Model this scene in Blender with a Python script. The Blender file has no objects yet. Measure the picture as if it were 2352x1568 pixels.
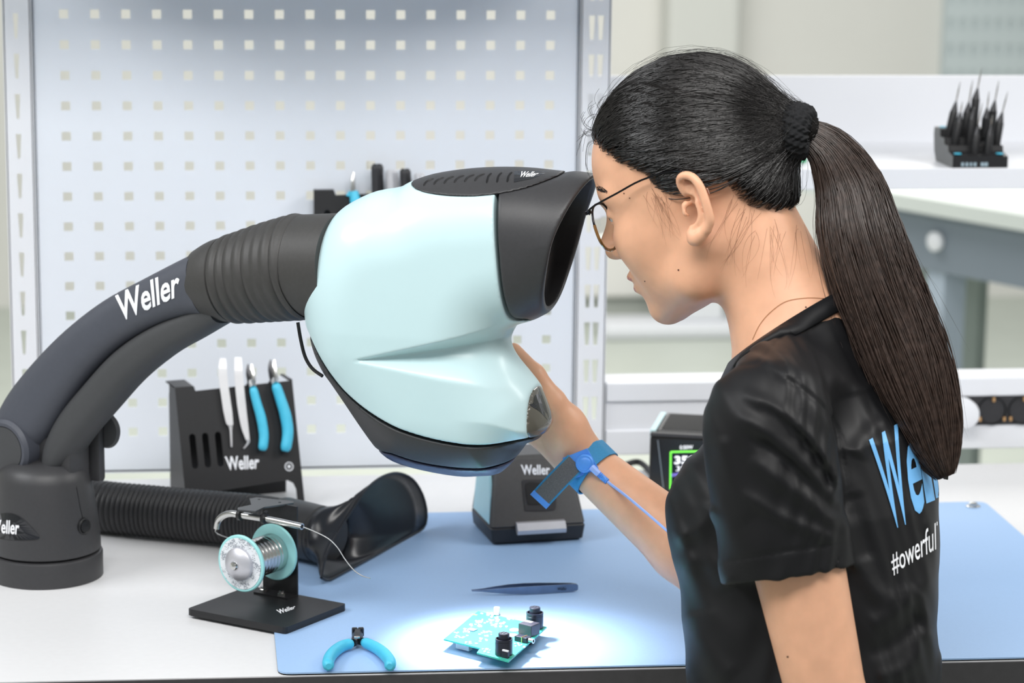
import bpy, bmesh, math, random
import numpy as np
from mathutils import Vector, Matrix
from mathutils.bvhtree import BVHTree

# ------------------------------------------------------------------ camera, world, lights
SC = bpy.context.scene
COL = SC.collection
random.seed(7)
RNG = np.random.default_rng(11)
FPX, CX, CY = 6000.0, 1176.0, 784.0          # focal length and centre in photo pixels (2352 x 1568)
CAM = np.array([0.0, 0.0, 0.83])              # tabletop is z = 0, y runs away from the camera
_y, _p, _r = (math.radians(a) for a in (6.9, 11.3, 0.65))
C_F = np.array([math.sin(_y) * math.cos(_p), math.cos(_y) * math.cos(_p), -math.sin(_p)])
_R0 = np.cross(C_F, [0, 0, 1]); _R0 /= np.linalg.norm(_R0)
_U0 = np.cross(_R0, C_F)
C_R = math.cos(_r) * _R0 + math.sin(_r) * _U0
C_U = -math.sin(_r) * _R0 + math.cos(_r) * _U0
cam_d = bpy.data.cameras.new('camera')
cam_d.sensor_width = 36.0
cam_d.lens = 36.0 * FPX / 2352.0
cam_d.clip_start = 0.05
cam_d.dof.use_dof = True
cam_d.dof.focus_distance = 2.56
cam_d.dof.aperture_fstop = 6.6
cam = bpy.data.objects.new('camera', cam_d)
COL.objects.link(cam)
cam.matrix_world = Matrix(((C_R[0], C_U[0], -C_F[0], CAM[0]), (C_R[1], C_U[1], -C_F[1], CAM[1]),
                           (C_R[2], C_U[2], -C_F[2], CAM[2]), (0, 0, 0, 1)))
SC.camera = cam
SC.view_settings.view_transform = 'Standard'
SC.view_settings.look = 'None'
SC.view_settings.gamma = 1.0
SC.view_settings.exposure = -0.10
SC.view_settings.use_curve_mapping = False

world = bpy.data.worlds.new('world')
SC.world = world
world.use_nodes = True
world.node_tree.nodes['Background'].inputs[0].default_value = (0.93, 0.97, 1.0, 1)
world.node_tree.nodes['Background'].inputs[1].default_value = 0.44


def area_light(name, loc, target, size, power, color=(1, 1, 1), size_y=None):
    d = bpy.data.lights.new(name, 'AREA')
    d.energy = power; d.color = color; d.size = size
    if size_y:
        d.shape = 'RECTANGLE'; d.size_y = size_y
    o = bpy.data.objects.new(name, d)
    COL.objects.link(o)
    o.location = loc
    o.rotation_euler = (Vector(target) - Vector(loc)).to_track_quat('-Z', 'Y').to_euler()
    return o


area_light('ceiling_light_over_bench', (0.1, 1.4, 1.75), (0.2, 2.7, 0.1), 1.6, 34, (1.0, 0.985, 0.96), 0.5)
area_light('ceiling_light_right', (2.2, 2.2, 1.75), (0.6, 2.6, 0.1), 1.4, 31, (1.0, 0.98, 0.95), 0.6)
area_light('ceiling_light_left', (-1.6, 2.3, 1.75), (0.2, 2.7, 0.1), 1.4, 32, (0.97, 0.985, 1.0), 0.6)
area_light('ceiling_light_room', (1.0, 6.5, 1.75), (1.0, 6.5, 0.0), 2.5, 125, (1.0, 0.98, 0.94), 2.5)


# ------------------------------------------------------------------ pixel helpers
def ray(x, y):
    return C_F + (x - CX) / FPX * C_R - (y - CY) / FPX * C_U


def onZ(x, y, z=0.0):
    d = ray(x, y); return CAM + d * ((z - CAM[2]) / d[2])


def onY(x, y, Y):
    d = ray(x, y); return CAM + d * ((Y - CAM[1]) / d[1])


def onP(x, y, p0, n):
    d = ray(x, y); n = np.asarray(n, float)
    return CAM + d * (np.dot(np.asarray(p0) - CAM, n) / np.dot(d, n))


def proj(P):
    q = np.asarray(P, float) - CAM
    z = q @ C_F
    return CX + FPX * (q @ C_R) / z, CY - FPX * (q @ C_U) / z


# ------------------------------------------------------------------ materials
MATS = {}


def mat(name, color, rough=0.5, metal=0.0, spec=0.5, noise=0.0, nscale=40.0, bump=0.0, bscale=300.0, coat=0.0,
        emit=None, estr=0.0, trans=0.0, ior=1.45, sss=0.0, sss_rad=(1, .3, .15), stretch=None, alpha=1.0, aniso=0.0):
    if name in MATS:
        return MATS[name]
    m = bpy.data.materials.new(name)
    m.use_nodes = True
    nt = m.node_tree
    b = nt.nodes['Principled BSDF']
    b.inputs['Base Color'].default_value = (*color, 1)
    b.inputs['Roughness'].default_value = rough
    b.inputs['Metallic'].default_value = metal
    b.inputs['Specular IOR Level'].default_value = spec
    b.inputs['Coat Weight'].default_value = coat
    b.inputs['Coat Roughness'].default_value = 0.08
    b.inputs['Transmission Weight'].default_value = trans
    b.inputs['IOR'].default_value = ior
    b.inputs['Alpha'].default_value = alpha
    b.inputs['Anisotropic'].default_value = aniso
    if sss:
        b.inputs['Subsurface Weight'].default_value = sss
        b.inputs['Subsurface Radius'].default_value = sss_rad
        b.inputs['Subsurface Scale'].default_value = 0.006
    if emit:
        b.inputs['Emission Color'].default_value = (*emit, 1)
        b.inputs['Emission Strength'].default_value = estr
    tc = nt.nodes.new('ShaderNodeTexCoord')
    mp = nt.nodes.new('ShaderNodeMapping')
    nt.links.new(tc.outputs['Object'], mp.inputs['Vector'])
    if stretch:
        mp.inputs['Scale'].default_value = stretch
    if noise:
        n = nt.nodes.new('ShaderNodeTexNoise')
        n.inputs['Scale'].default_value = nscale
        n.inputs['Detail'].default_value = 4
        nt.links.new(mp.outputs[0], n.inputs['Vector'])
        r = nt.nodes.new('ShaderNodeValToRGB')
        lo = tuple(max(0, c * (1 - noise)) for c in color); hi = tuple(min(1, c * (1 + noise)) for c in color)
        r.color_ramp.elements[0].color = (*lo, 1); r.color_ramp.elements[0].position = 0.3
        r.color_ramp.elements[1].color = (*hi, 1); r.color_ramp.elements[1].position = 0.7
        nt.links.new(n.outputs['Fac'], r.inputs[0])
        nt.links.new(r.outputs[0], b.inputs['Base Color'])
    if bump:
        n2 = nt.nodes.new('ShaderNodeTexNoise')
        n2.inputs['Scale'].default_value = bscale
        n2.inputs['Detail'].default_value = 3
        nt.links.new(mp.outputs[0], n2.inputs['Vector'])
        bm_ = nt.nodes.new('ShaderNodeBump')
        bm_.inputs['Strength'].default_value = bump
        bm_.inputs['Distance'].default_value = 0.001
        nt.links.new(n2.outputs['Fac'], bm_.inputs['Height'])
        nt.links.new(bm_.outputs[0], b.inputs['Normal'])
    MATS[name] = m
    return m


def lin(r, g, b):
    return tuple(((c / 255) / 12.92 if c / 255 <= 0.04045 else ((c / 255 + 0.055) / 1.055) ** 2.4) for c in (r, g, b))


# ------------------------------------------------------------------ object helpers
def tag(o, label=None, cat=None, group=None, kind=None):
    if label: o['label'] = label
    if cat: o['category'] = cat
    if group: o['group'] = group
    if kind: o['kind'] = kind
    return o


BV = {}


def add(name, verts, faces, m, parent=None, smooth=False, bvh=False, sharp=None):
    me = bpy.data.meshes.new(name)
    verts = np.asarray(verts, dtype=float)
    me.from_pydata(verts.tolist(), [], [tuple(int(i) for i in f) for f in faces] if not isinstance(faces, np.ndarray) else faces.tolist())
    me.update()
    if m is not None:
        me.materials.append(m)
    if smooth:
        me.polygons.foreach_set('use_smooth', [True] * len(me.polygons))
        if sharp is not None:
            me.set_sharp_from_angle(angle=math.radians(sharp))
    o = bpy.data.objects.new(name, me)
    COL.objects.link(o)
    if parent is not None:
        o.parent = parent
        if parent.type == 'EMPTY':
            o.matrix_parent_inverse = Matrix.Translation(parent.location) .inverted()
    if bvh:
        BV[o.name] = BVHTree.FromPolygons([tuple(v) for v in verts], [tuple(int(i) for i in f) for f in faces])
        o_b = BV[o.name]
    return o


def thing(name, label, cat, loc=(0, 0, 0), group=None):
    o = bpy.data.objects.new(name, None)
    o.empty_display_size = 0.02
    o.location = [float(c) for c in loc]
    COL.objects.link(o)
    return tag(o, label, cat, group)


class MB:
    """collects primitive shapes into one mesh"""
    def __init__(s):
        s.v = []; s.f = []

    def raw(s, v, f):
        n = len(s.v); s.v += [tuple(map(float, p)) for p in v]; s.f += [tuple(int(i) + n for i in q) for q in f]; return s

    def box(s, lo, hi, bev=0.0, R=None, o=(0, 0, 0)):
        lo = np.array(lo, float); hi = np.array(hi, float)
        bm = bmesh.new()
        bmesh.ops.create_cube(bm, size=1.0)
        for v in bm.verts:
            v.co = Vector([(lo[i] + hi[i]) / 2 + v.co[i] * (hi[i] - lo[i]) for i in range(3)])
        if bev:
            bmesh.ops.bevel(bm, geom=list(bm.edges), offset=bev, segments=2, affect='EDGES', profile=0.5)
        bm.verts.ensure_lookup_table(); bm.verts.index_update()
        V = np.array([v.co[:] for v in bm.verts]); Fs = [[v.index for v in f.verts] for f in bm.faces]
        bm.free()
        if R is not None: V = V @ np.asarray(R).T
        return s.raw(V + np.array(o), Fs)

    def prism(s, poly, frame, d0, d1):
        """extrude a 2D polygon (a,b) in frame (origin, A, B, N) from d0 to d1 along N"""
        O, A, B, N = [np.asarray(q, float) for q in frame]
        n = len(poly)
        v = [O + a * A + b * B + d0 * N for a, b in poly] + [O + a * A + b * B + d1 * N for a, b in poly]
        f = [tuple(range(n))[::-1], tuple(range(n, 2 * n))] + [(i, (i + 1) % n, n + (i + 1) % n, n + i) for i in range(n)]
        return s.raw(v, f)

    def tube(s, pts, rad, seg=12, caps=True, ref=None, flat=None):
        """sweep a circle (or ellipse when flat=(ra, rb) factors) along pts"""
        pts = np.asarray(pts, float); n = len(pts)
        rad = np.broadcast_to(np.asarray(rad, float), (n,))
        T = np.gradient(pts, axis=0); T /= np.linalg.norm(T, axis=1)[:, None] + 1e-12
        up = np.array(ref if ref is not None else (0, 0, 1.0), float)
        if ref is None and abs(T[0] @ up) > 0.9: up = np.array([1.0, 0, 0])
        A = np.cross(T, up) if ref is not None else None
        if ref is None:
            a = np.cross(T[0], up); a /= np.linalg.norm(a); A = [a]
            for i in range(1, n):
                a = A[-1] - T[i] * (A[-1] @ T[i]); a /= np.linalg.norm(a); A.append(a)
            A = np.array(A)
        else:
            A /= np.linalg.norm(A, axis=1)[:, None]
        B = np.cross(T, A)
        th = np.linspace(0, 2 * math.pi, seg, endpoint=False)
        fa, fb = flat if flat else (1, 1)
        v = []; f = []
        for i in range(n):
            for t in th:
                v.append(pts[i] + rad[i] * (fa * math.cos(t) * A[i] + fb * math.sin(t) * B[i]))
        for i in range(n - 1):
            for k in range(seg):
                a = i * seg + k; b = i * seg + (k + 1) % seg
                f.append((a, b, b + seg, a + seg))
        if caps:
            f.append(tuple(range(seg))[::-1]); f.append(tuple((n - 1) * seg + k for k in range(seg)))
        return s.raw(v, f)

    def lathe(s, prof, o, axis, seg=32, closed=True):
        """prof: (r, h) list revolved about axis through o"""
        o = np.asarray(o, float); ax = np.asarray(axis, float); ax /= np.linalg.norm(ax)
        a = np.cross(ax, (0, 0, 1.0)) if abs(ax[2]) < 0.9 else np.cross(ax, (1.0, 0, 0)); a /= np.linalg.norm(a)
        b = np.cross(ax, a)
        v = []; f = []
        for r, h in prof:
            for k in range(seg):
                t = 2 * math.pi * k / seg
                v.append(o + ax * h + r * (math.cos(t) * a + math.sin(t) * b))
        m = len(prof)
        for i in range(m - 1):
            for k in range(seg):
                k2 = (k + 1) % seg
                f.append((i * seg + k, i * seg + k2, (i + 1) * seg + k2, (i + 1) * seg + k))
        if closed:
            f.append(tuple(range(seg))[::-1]); f.append(tuple((m - 1) * seg + k for k in range(seg)))
        return s.raw(v, f)

    def build(s, name, m, parent=None, smooth=False, bvh=False, sharp=35):
        return add(name, s.v, s.f, m, parent, smooth, bvh, sharp if smooth else None)


def catmull(pts, n=8, closed=False):
    P = np.asarray(pts, float); m = len(P); out = []
    for i in range(m if closed else m - 1):
        if closed:
            p0, p1, p2, p3 = P[(i - 1) % m], P[i], P[(i + 1) % m], P[(i + 2) % m]
        else:
            p0, p1, p2, p3 = P[max(i - 1, 0)], P[i], P[i + 1], P[min(i + 2, m - 1)]
        for t in np.linspace(0, 1, n, endpoint=False):
            out.append(0.5 * ((2 * p1) + (-p0 + p2) * t + (2 * p0 - 5 * p1 + 4 * p2 - p3) * t * t + (-p0 + 3 * p1 - 3 * p2 + p3) * t ** 3))
    if not closed: out.append(P[-1])
    return np.array(out)


def rot_from(yaw, pitch, roll):
    ca, sa, cb, sb, cc, sc = (f(a) for a in (yaw, pitch, roll) for f in (math.cos, math.sin))
    return np.array([[ca, -sa, 0], [sa, ca, 0], [0, 0, 1]]) @ np.array([[cb, 0, sb], [0, 1, 0], [-sb, 0, cb]]) @ np.array([[1, 0, 0], [0, cc, -sc], [0, sc, cc]])


# text outlines -> flat triangles, both axes normalised to 0..1
_TX = {}


def text_tris(body, bold=0.0, cuts=0, spacing=1.0, shear=0.0):
    key = (body, bold, cuts, spacing, shear)
    if key in _TX: return _TX[key]
    c = bpy.data.curves.new('t', 'FONT')
    c.body = body; c.offset = bold; c.space_character = spacing; c.resolution_u = 3; c.shear = shear
    o = bpy.data.objects.new('t', c)
    COL.objects.link(o)
    dg = bpy.context.evaluated_depsgraph_get()
    me = bpy.data.meshes.new_from_object(o.evaluated_get(dg))
    bm = bmesh.new(); bm.from_mesh(me)
    bmesh.ops.remove_doubles(bm, verts=bm.verts, dist=1e-5)
    bmesh.ops.triangulate(bm, faces=bm.faces)
    for _ in range(cuts):
        L = max(max(v.co.x for v in bm.verts) - min(v.co.x for v in bm.verts), 1e-6)
        ed = [e for e in bm.edges if e.calc_length() > L / 40]
        if ed: bmesh.ops.subdivide_edges(bm, edges=ed, cuts=1)
        bmesh.ops.triangulate(bm, faces=bm.faces)
    bm.verts.index_update()
    V = np.array([v.co[:2] for v in bm.verts]); Fs = [[v.index for v in f.verts] for f in bm.faces]
    bm.free(); bpy.data.objects.remove(o); bpy.data.curves.remove(c); bpy.data.meshes.remove(me)
    V = (V - V.min(0)) / (V.max(0) - V.min(0))
    _TX[key] = (V, Fs)
    return _TX[key]


def quad_px(V, q):
    """map 0..1 text coords into a pixel quad: top-left, top-right, bottom-right, bottom-left"""
    TL, TR, BR, BL = [np.array(p, float) for p in q]
    s = V[:, :1]; t = V[:, 1:2]
    return (BL * (1 - s) + BR * s) * (1 - t) + (TL * (1 - s) + TR * s) * t


def cast(px, bvh, lift=0.0005):
    """points where the pixel rays meet a built surface, lifted off it"""
    out = []; ok = []
    for x, y in px:
        d = Vector(ray(x, y)); L = d.length; d /= L
        h = bvh.ray_cast(Vector(CAM), d)
        if h[0] is None:
            out.append((0, 0, 0)); ok.append(False)
        else:
            out.append(tuple(h[0] - d * lift)); ok.append(True)
    return np.array(out), np.array(ok)


def decal(name, V2, faces, bvh, m, parent, lift=0.0006):
    P, ok = cast(V2, bvh, lift)
    med = np.median(np.linalg.norm(P[ok] - CAM, axis=1)) if ok.any() else 0
    ok &= np.abs(np.linalg.norm(P - CAM, axis=1) - med) < 0.06
    fs = [f for f in faces if all(ok[i] for i in f)]
    used = sorted({i for f in fs for i in f}); mp = {i: k for k, i in enumerate(used)}
    return add(name, P[used], [tuple(mp[i] for i in f) for f in fs], m, parent)


def lettering(body, q, bvh, m, parent, bold=0.02, cuts=4, lift=0.0006, spacing=1.0, shear=0.0, name='lettering'):
    V, Fs = text_tris(body, bold, cuts, spacing, shear)
    return decal(name, quad_px(V, q), Fs, bvh, m, parent, lift)


def plane_frame(o, A, B):
    return o, A, B, np.cross(A, B)


def flat_text(name, body, O, A, B, m, parent, bold=0.02, spacing=0.95):
    """lettering on a flat face: origin O bottom-left, A and B full width / height vectors"""
    V, Fs = text_tris(body, bold, 0, spacing)
    P = np.asarray(O) + V[:, :1] * np.asarray(A) + V[:, 1:2] * np.asarray(B)
    return add(name, P, Fs, m, parent)


# ------------------------------------------------------------------ signed distance sculpting
def smin(a, b, k):
    h = np.clip(0.5 + 0.5 * (b - a) / k, 0, 1)
    return b + (a - b) * h - k * h * (1 - h)


def smax(a, b, k):
    return -smin(-a, -b, k)


def s_ell(P, c, r, R=None):
    q = P - np.asarray(c)
    if R is not None: q = q @ np.asarray(R)
    r = np.asarray(r, float)
    k0 = np.sqrt(((q / r) ** 2).sum(1)); k1 = np.sqrt(((q / (r * r)) ** 2).sum(1)) + 1e-9
    return k0 * (k0 - 1) / k1


def s_cone(P, a, b, ra, rb):
    a = np.asarray(a, float); b = np.asarray(b, float)
    ab = b - a; t = np.clip(((P - a) @ ab) / (ab @ ab), 0, 1)
    return np.linalg.norm(P - a - t[:, None] * ab, axis=1) - (ra + (rb - ra) * t)


def s_chain(P, pts, rad, k=0.004):
    d = None
    for i in range(len(pts) - 1):
        e = s_cone(P, pts[i], pts[i + 1], rad[i], rad[i + 1])
        d = e if d is None else smin(d, e, k)
    return d


def s_poly(uv, poly):
    """signed distance to a closed 2D polygon, negative inside"""
    poly = np.asarray(poly, float); n = len(poly)
    d = np.full(len(uv), 1e9); s = np.ones(len(uv))
    for i in range(n):
        a = poly[i]; b = poly[i - 1]
        e = b - a; w = uv - a
        t = np.clip((w @ e) / (e @ e + 1e-12), 0, 1)
        q = w - t[:, None] * e
        d = np.minimum(d, (q * q).sum(1))
        c1 = uv[:, 1] >= a[1]; c2 = uv[:, 1] < b[1]; c3 = e[0] * w[:, 1] > e[1] * w[:, 0]
        flip = (c1 & c2 & c3) | (~c1 & ~c2 & ~c3)
        s = np.where(flip, -s, s)
    return s * np.sqrt(d)


class Poly2:
    """polygon distance cached on a grid, bilinear lookups"""
    def __init__(s, poly, pad=0.06, step=0.001):
        poly = np.asarray(poly, float)
        s.lo = poly.min(0) - pad; s.h = step
        n = np.ceil((poly.max(0) + pad - s.lo) / step).astype(int) + 1
        g = np.stack(np.meshgrid(np.arange(n[0]), np.arange(n[1]), indexing='ij'), -1).reshape(-1, 2)
        s.n = n; s.g = s_poly(s.lo + g * step, poly).reshape(n)

    def __call__(s, uv):
        t = (uv - s.lo) / s.h
        c = np.clip(t, 0, s.n - 1.001)
        i = c.astype(int); f = c - i
        a = s.g[i[:, 0], i[:, 1]] * (1 - f[:, 0]) + s.g[i[:, 0] + 1, i[:, 1]] * f[:, 0]
        b = s.g[i[:, 0], i[:, 1] + 1] * (1 - f[:, 0]) + s.g[i[:, 0] + 1, i[:, 1] + 1] * f[:, 0]
        return a * (1 - f[:, 1]) + b * f[:, 1] + np.linalg.norm(t - c, axis=1) * s.h


def mesh_sdf(fn, lo, hi, h, cb=8, margin=1.7, newton=1):
    """surface nets over the blocks near the zero set of fn"""
    lo = np.asarray(lo, float); hi = np.asarray(hi, float)
    nb = np.maximum(1, np.ceil((hi - lo) / (h * cb)).astype(int))
    N = nb * cb + 2
    g = np.stack(np.meshgrid(*[np.arange(k) for k in nb], indexing='ij'), -1).reshape(-1, 3)
    cen = lo + (g + 0.5) * h * cb
    d = fn(cen)
    g = g[np.abs(d) < h * cb * 0.87 * margin]
    r = np.arange(cb + 1)
    loc = np.stack(np.meshgrid(r, r, r, indexing='ij'), -1).reshape(-1, 3)
    idx = g[:, None, :] * cb + loc[None]
    pts = (lo + idx.reshape(-1, 3) * h)
    val = np.concatenate([fn(pts[i:i + 400000]) for i in range(0, len(pts), 400000)]).reshape(len(g), cb + 1, cb + 1, cb + 1)
    S = val < 0
    corners = [(0, 0, 0), (1, 0, 0), (0, 1, 0), (1, 1, 0), (0, 0, 1), (1, 0, 1), (0, 1, 1), (1, 1, 1)]
    sl = lambda A, c: A[:, c[0]:c[0] + cb, c[1]:c[1] + cb, c[2]:c[2] + cb]
    cnt = sum(sl(S, c).astype(int) for c in corners)
    act = np.argwhere((cnt > 0) & (cnt < 8))
    cv = np.stack([val[act[:, 0], act[:, 1] + c[0], act[:, 2] + c[1], act[:, 3] + c[2]] for c in corners], 1)
    ci = g[act[:, 0]] * cb + act[:, 1:]
    acc = np.zeros((len(act), 3)); n = np.zeros(len(act))
    for a in range(8):
        for b in range(a + 1, 8):
            ca, cb_ = np.array(corners[a]), np.array(corners[b])
            if np.abs(ca - cb_).sum() != 1: continue
            va, vb = cv[:, a], cv[:, b]
            m = (va < 0) != (vb < 0)
            t = np.where(m, va / np.where(m, va - vb, 1), 0)
            acc += np.where(m[:, None], ca + t[:, None] * (cb_ - ca), 0); n += m
    V = lo + (ci + acc / n[:, None]) * h
    key = lambda q: (q[..., 0].astype(np.int64) * N[1] + q[..., 1]) * N[2] + q[..., 2]
    K = key(ci); order = np.argsort(K); Ks = K[order]
    def find(q):
        kk = key(q); p = np.searchsorted(Ks, kk); p = np.minimum(p, len(Ks) - 1)
        return np.where(Ks[p] == kk, order[p], -1)
    faces = []
    for ax in range(3):
        o1, o2 = (ax + 1) % 3, (ax + 2) % 3
        c1 = [0, 0, 0]; c1[ax] = 1
        A = sl(S, (0, 0, 0)); B = sl(S, tuple(c1))
        e = np.argwhere(A != B)
        q = g[e[:, 0]] * cb + e[:, 1:]
        ins = A[e[:, 0], e[:, 1], e[:, 2], e[:, 3]]
        u = np.zeros(3, int); u[o1] = 1; w = np.zeros(3, int); w[o2] = 1
        quad = np.stack([find(q), find(q - u), find(q - u - w), find(q - w)], 1)
        good = (quad >= 0).all(1)
        quad = quad[good]; ins = ins[good]
        quad = np.where(ins[:, None], quad, quad[:, ::-1])
        faces.append(quad)
    Fq = np.concatenate(faces)
    for _ in range(newton):
        e = h * 0.25
        k = np.array([(1, -1, -1), (-1, -1, 1), (-1, 1, -1), (1, 1, 1)], float)
        dv = [fn(V + e * kk) for kk in k]
        G = sum(kk * dd[:, None] for kk, dd in zip(k, dv)) / (4 * e)
        d0 = sum(dv) / 4
        step = d0[:, None] * G / ((G * G).sum(1)[:, None] + 1e-9)
        ln = np.linalg.norm(step, axis=1)[:, None]
        V = V - step * np.minimum(1, 0.5 * h / (ln + 1e-12))
    return V, Fq


def sdf_obj(name, fn, lo, hi, h, m, parent=None, bvh=False, newton=1, margin=1.7, sharp=None):
    V, Fq = mesh_sdf(fn, lo, hi, h, newton=newton, margin=margin)
    return add(name, V, Fq, m, parent, smooth=True, bvh=bvh, sharp=sharp)
# ------------------------------------------------------------------ room
FL = -0.95
M_wall = mat('wall_paint', lin(226, 225, 220), 0.85, noise=0.015, nscale=3)
M_floor = mat('floor_vinyl', lin(196, 202, 192), 0.45, noise=0.03, nscale=6)
M_white = mat('white_powder_coat', lin(225, 227, 232), 0.38, noise=0.01, nscale=10, bump=0.05, bscale=900)
M_panel = mat('panel_powder_coat', lin(222, 227, 235), 0.35, noise=0.01, nscale=8, bump=0.05, bscale=900)
M_top = mat('worktop_laminate', lin(220, 220, 221), 0.42, noise=0.012, nscale=120, bump=0.03, bscale=700)
M_edge = mat('worktop_edge_band', lin(62, 60, 62), 0.5, noise=0.08, nscale=90)
M_grey = mat('grey_frame_paint', lin(150, 158, 166), 0.5, noise=0.03, nscale=12)
M_mat = mat('blue_rubber_mat', lin(157, 189, 228), 0.55, noise=0.02, nscale=500, bump=0.06, bscale=1500)
M_blk = mat('black_plastic', lin(44, 44, 47), 0.45, noise=0.08, nscale=200, bump=0.08, bscale=1400)
M_blk2 = mat('black_sheet_metal', lin(30, 30, 32), 0.42, noise=0.1, nscale=300, bump=0.06, bscale=1600)
M_dark = mat('deep_black', lin(14, 15, 18), 0.5, noise=0.1, nscale=100)
M_steel = mat('polished_steel', lin(205, 205, 203), 0.22, metal=1.0, noise=0.04, nscale=60)
M_bsteel = mat('bright_steel', lin(228, 228, 230), .35, metal=.55, noise=.03, nscale=60)
M_dsteel = mat('dark_steel', lin(70, 70, 72), 0.35, metal=0.9, noise=0.1, nscale=80)
M_cyan = mat('cyan_grip', lin(74, 190, 222), 0.45, noise=0.04, nscale=120, bump=0.05, bscale=1500)
M_print = mat('white_print', lin(240, 241, 245), 0.6, noise=0.01, nscale=50)

b = MB().box((-4, -1.5, FL - 0.1), (7, 9.6, FL)).build('floor', M_floor); tag(b, 'pale grey green workshop floor', 'floor', kind='structure')
b = MB().box((-4, 9.6, FL), (7, 9.75, 2.0)).build('wall_back', M_wall); tag(b, 'cream painted far wall of the workshop', 'wall', kind='structure')
b = MB().box((-4.15, -1.5, FL), (-4, 9.6, 2.0)).build('wall_left', M_wall); tag(b, 'cream painted side wall left of the bench', 'wall', kind='structure')
b = MB().box((7, -1.5, FL), (7.15, 9.6, 2.0)).build('wall_right', M_wall); tag(b, 'cream painted side wall beyond the right benches', 'wall', kind='structure')
l = onY(1527, 80, 9.5); r_ = onY(1690, 80, 9.5)
b = MB().box((l[0], 9.42, FL), (r_[0], 9.6, 2.0), 0.02).build('trim_1', mat('pilaster_paint', lin(214, 215, 210), 0.8, noise=0.01, nscale=4)); tag(b, 'pale pilaster on the far cream wall above the bent head', 'trim', kind='structure')

# ------------------------------------------------------------------ main workbench
YB = 3.264                                        # back edge of the top
YP = 3.29                                         # perforated panel plane
def front_y(x): return 2.471 + (x + 0.199) * (2.454 - 2.471) / 0.953
wb = thing('workbench', 'long workbench with white laminate top and dark front edge', 'workbench', (0.4, 2.9, FL))
xs = (-0.75, 1.75)
poly = [(xs[0], front_y(xs[0]) + .002), (xs[1], front_y(xs[1]) + .002), (xs[1], YB), (xs[0], YB)]
MB().prism(poly, ((0, 0, 0), (1, 0, 0), (0, 1, 0), (0, 0, 1)), -0.030, 0.0).build('worktop', M_top, wb)
poly = [(xs[0], front_y(xs[0])), (xs[1], front_y(xs[1])), (xs[1], front_y(xs[1]) + .002), (xs[0], front_y(xs[0]) + .002)]
MB().prism(poly, ((0, 0, 0), (1, 0, 0), (0, 1, 0), (0, 0, 1)), -0.030, -0.0012).build('edge_band', M_edge, wb)
MB().box((xs[0] + .05, 2.56, -0.10), (xs[1] - .05, 2.60, -0.03), .004).build('apron', M_grey, wb)
for lx in (-0.68, 1.62):
    for ly in (2.60, 3.16):
        MB().box((lx, ly, FL), (lx + .06, ly + .06, -0.03), .004).build('leg', M_grey, wb)

# blue mat
mx0, mx1 = 0.0705, 0.966
my0a, my0b, my1 = front_y(0.0705) + .0028, front_y(0.966) + .0028, 3.062
def rounded(pts, r, n=6):
    out = []; m = len(pts)
    for i in range(m):
        p = np.array(pts[i], float); a = np.array(pts[i - 1], float); c = np.array(pts[(i + 1) % m], float)
        rr = r[i] if isinstance(r, (list, tuple)) else r
        u = (a - p) / np.linalg.norm(a - p); w = (c - p) / np.linalg.norm(c - p)
        ang = math.acos(max(-1, min(1, float(u @ w)))); t = rr / math.tan(ang / 2)
        s_, e_ = p + u * t, p + w * t
        for k in np.linspace(0, 1, n): out.append(tuple((1 - k) ** 2 * s_ + 2 * k * (1 - k) * p + k * k * e_))
    return out
mp_ = rounded([(mx0, my0a), (mx1, my0b), (mx1, my1), (mx0, my1)], 0.014)
mt = thing('soldering_mat', 'flat sky blue rubber mat lying across the white worktop', 'mat', (0.5, 2.75, 0.0))
FR0 = ((0, 0, 0), (1, 0, 0), (0, 1, 0), (0, 0, 1))
MB().prism(mp_, FR0, 0.0002, 0.0014).build('underside_layer', M_dark, mt)
MB().prism(mp_, FR0, 0.0014, 0.0030).build('top_layer', M_mat, mt)
q = onZ(2235, 1163, 0.003)
MB().lathe([(0.009, 0), (0.009, .0012), (0.0055, .0016), (0.0055, .004), (0.004, .0052), (0.0008, .0056)], q, (0, 0, 1), 24).build('snap_button', M_steel, mt, smooth=True)
MT = 0.003                                        # top surface of the mat

# perforated panel between two slotted uprights
pn = thing('perforated_panel', 'large pale grey panel with rows of square holes behind the bench', 'panel', (0.13, YP, 0))
P0 = onY(146, 32, YP)
pitch = 0.038
hx = P0[0]; hz = P0[2]
x0 = onY(75, 30, YP)[0]; x1 = onY(1329, 30, YP)[0]
zt = hz + 6 * pitch - 0.5 * pitch; nrow = int((hz + 5 * pitch) / pitch)
v = []; f = []
TH = 0.002; hh = 0.0056
def quad(a, b_, c, d): f.append((a, b_, c, d))
def holed_cell(xa, xb, za, zb, hole, y, th):
    n = len(v)
    for (px, pz) in ((xa, za), (xb, za), (xb, zb), (xa, zb)): v.append((px, y, pz))
    for (px, pz) in hole: v.append((px, y, pz))
    for (px, pz) in hole: v.append((px, y + th, pz))
    for i in range(4):
        j = (i + 1) % 4
        f.append((n + i, n + j, n + 4 + j, n + 4 + i)); f.append((n + 4 + i, n + 4 + j, n + 8 + j, n + 8 + i))
def plain(xa, xb, za, zb, y):
    n = len(v); v.extend([(xa, y, za), (xb, y, za), (xb, y, zb), (xa, y, zb)]); f.append((n, n + 1, n + 2, n + 3))
zb_last = None
for r in range(-5, nrow + 8):
    zc = hz - r * pitch
    if zc - pitch / 2 < 0.004: break
    for c in range(17):
        xc = hx + c * pitch
        holed_cell(xc - pitch / 2, xc + pitch / 2, zc - pitch / 2, zc + pitch / 2,
                   [(xc - hh, zc - hh), (xc + hh, zc - hh), (xc + hh, zc + hh), (xc - hh, zc + hh)], YP, TH)
    zb_last = zc - pitch / 2
ztop = hz + 5.5 * pitch
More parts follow.
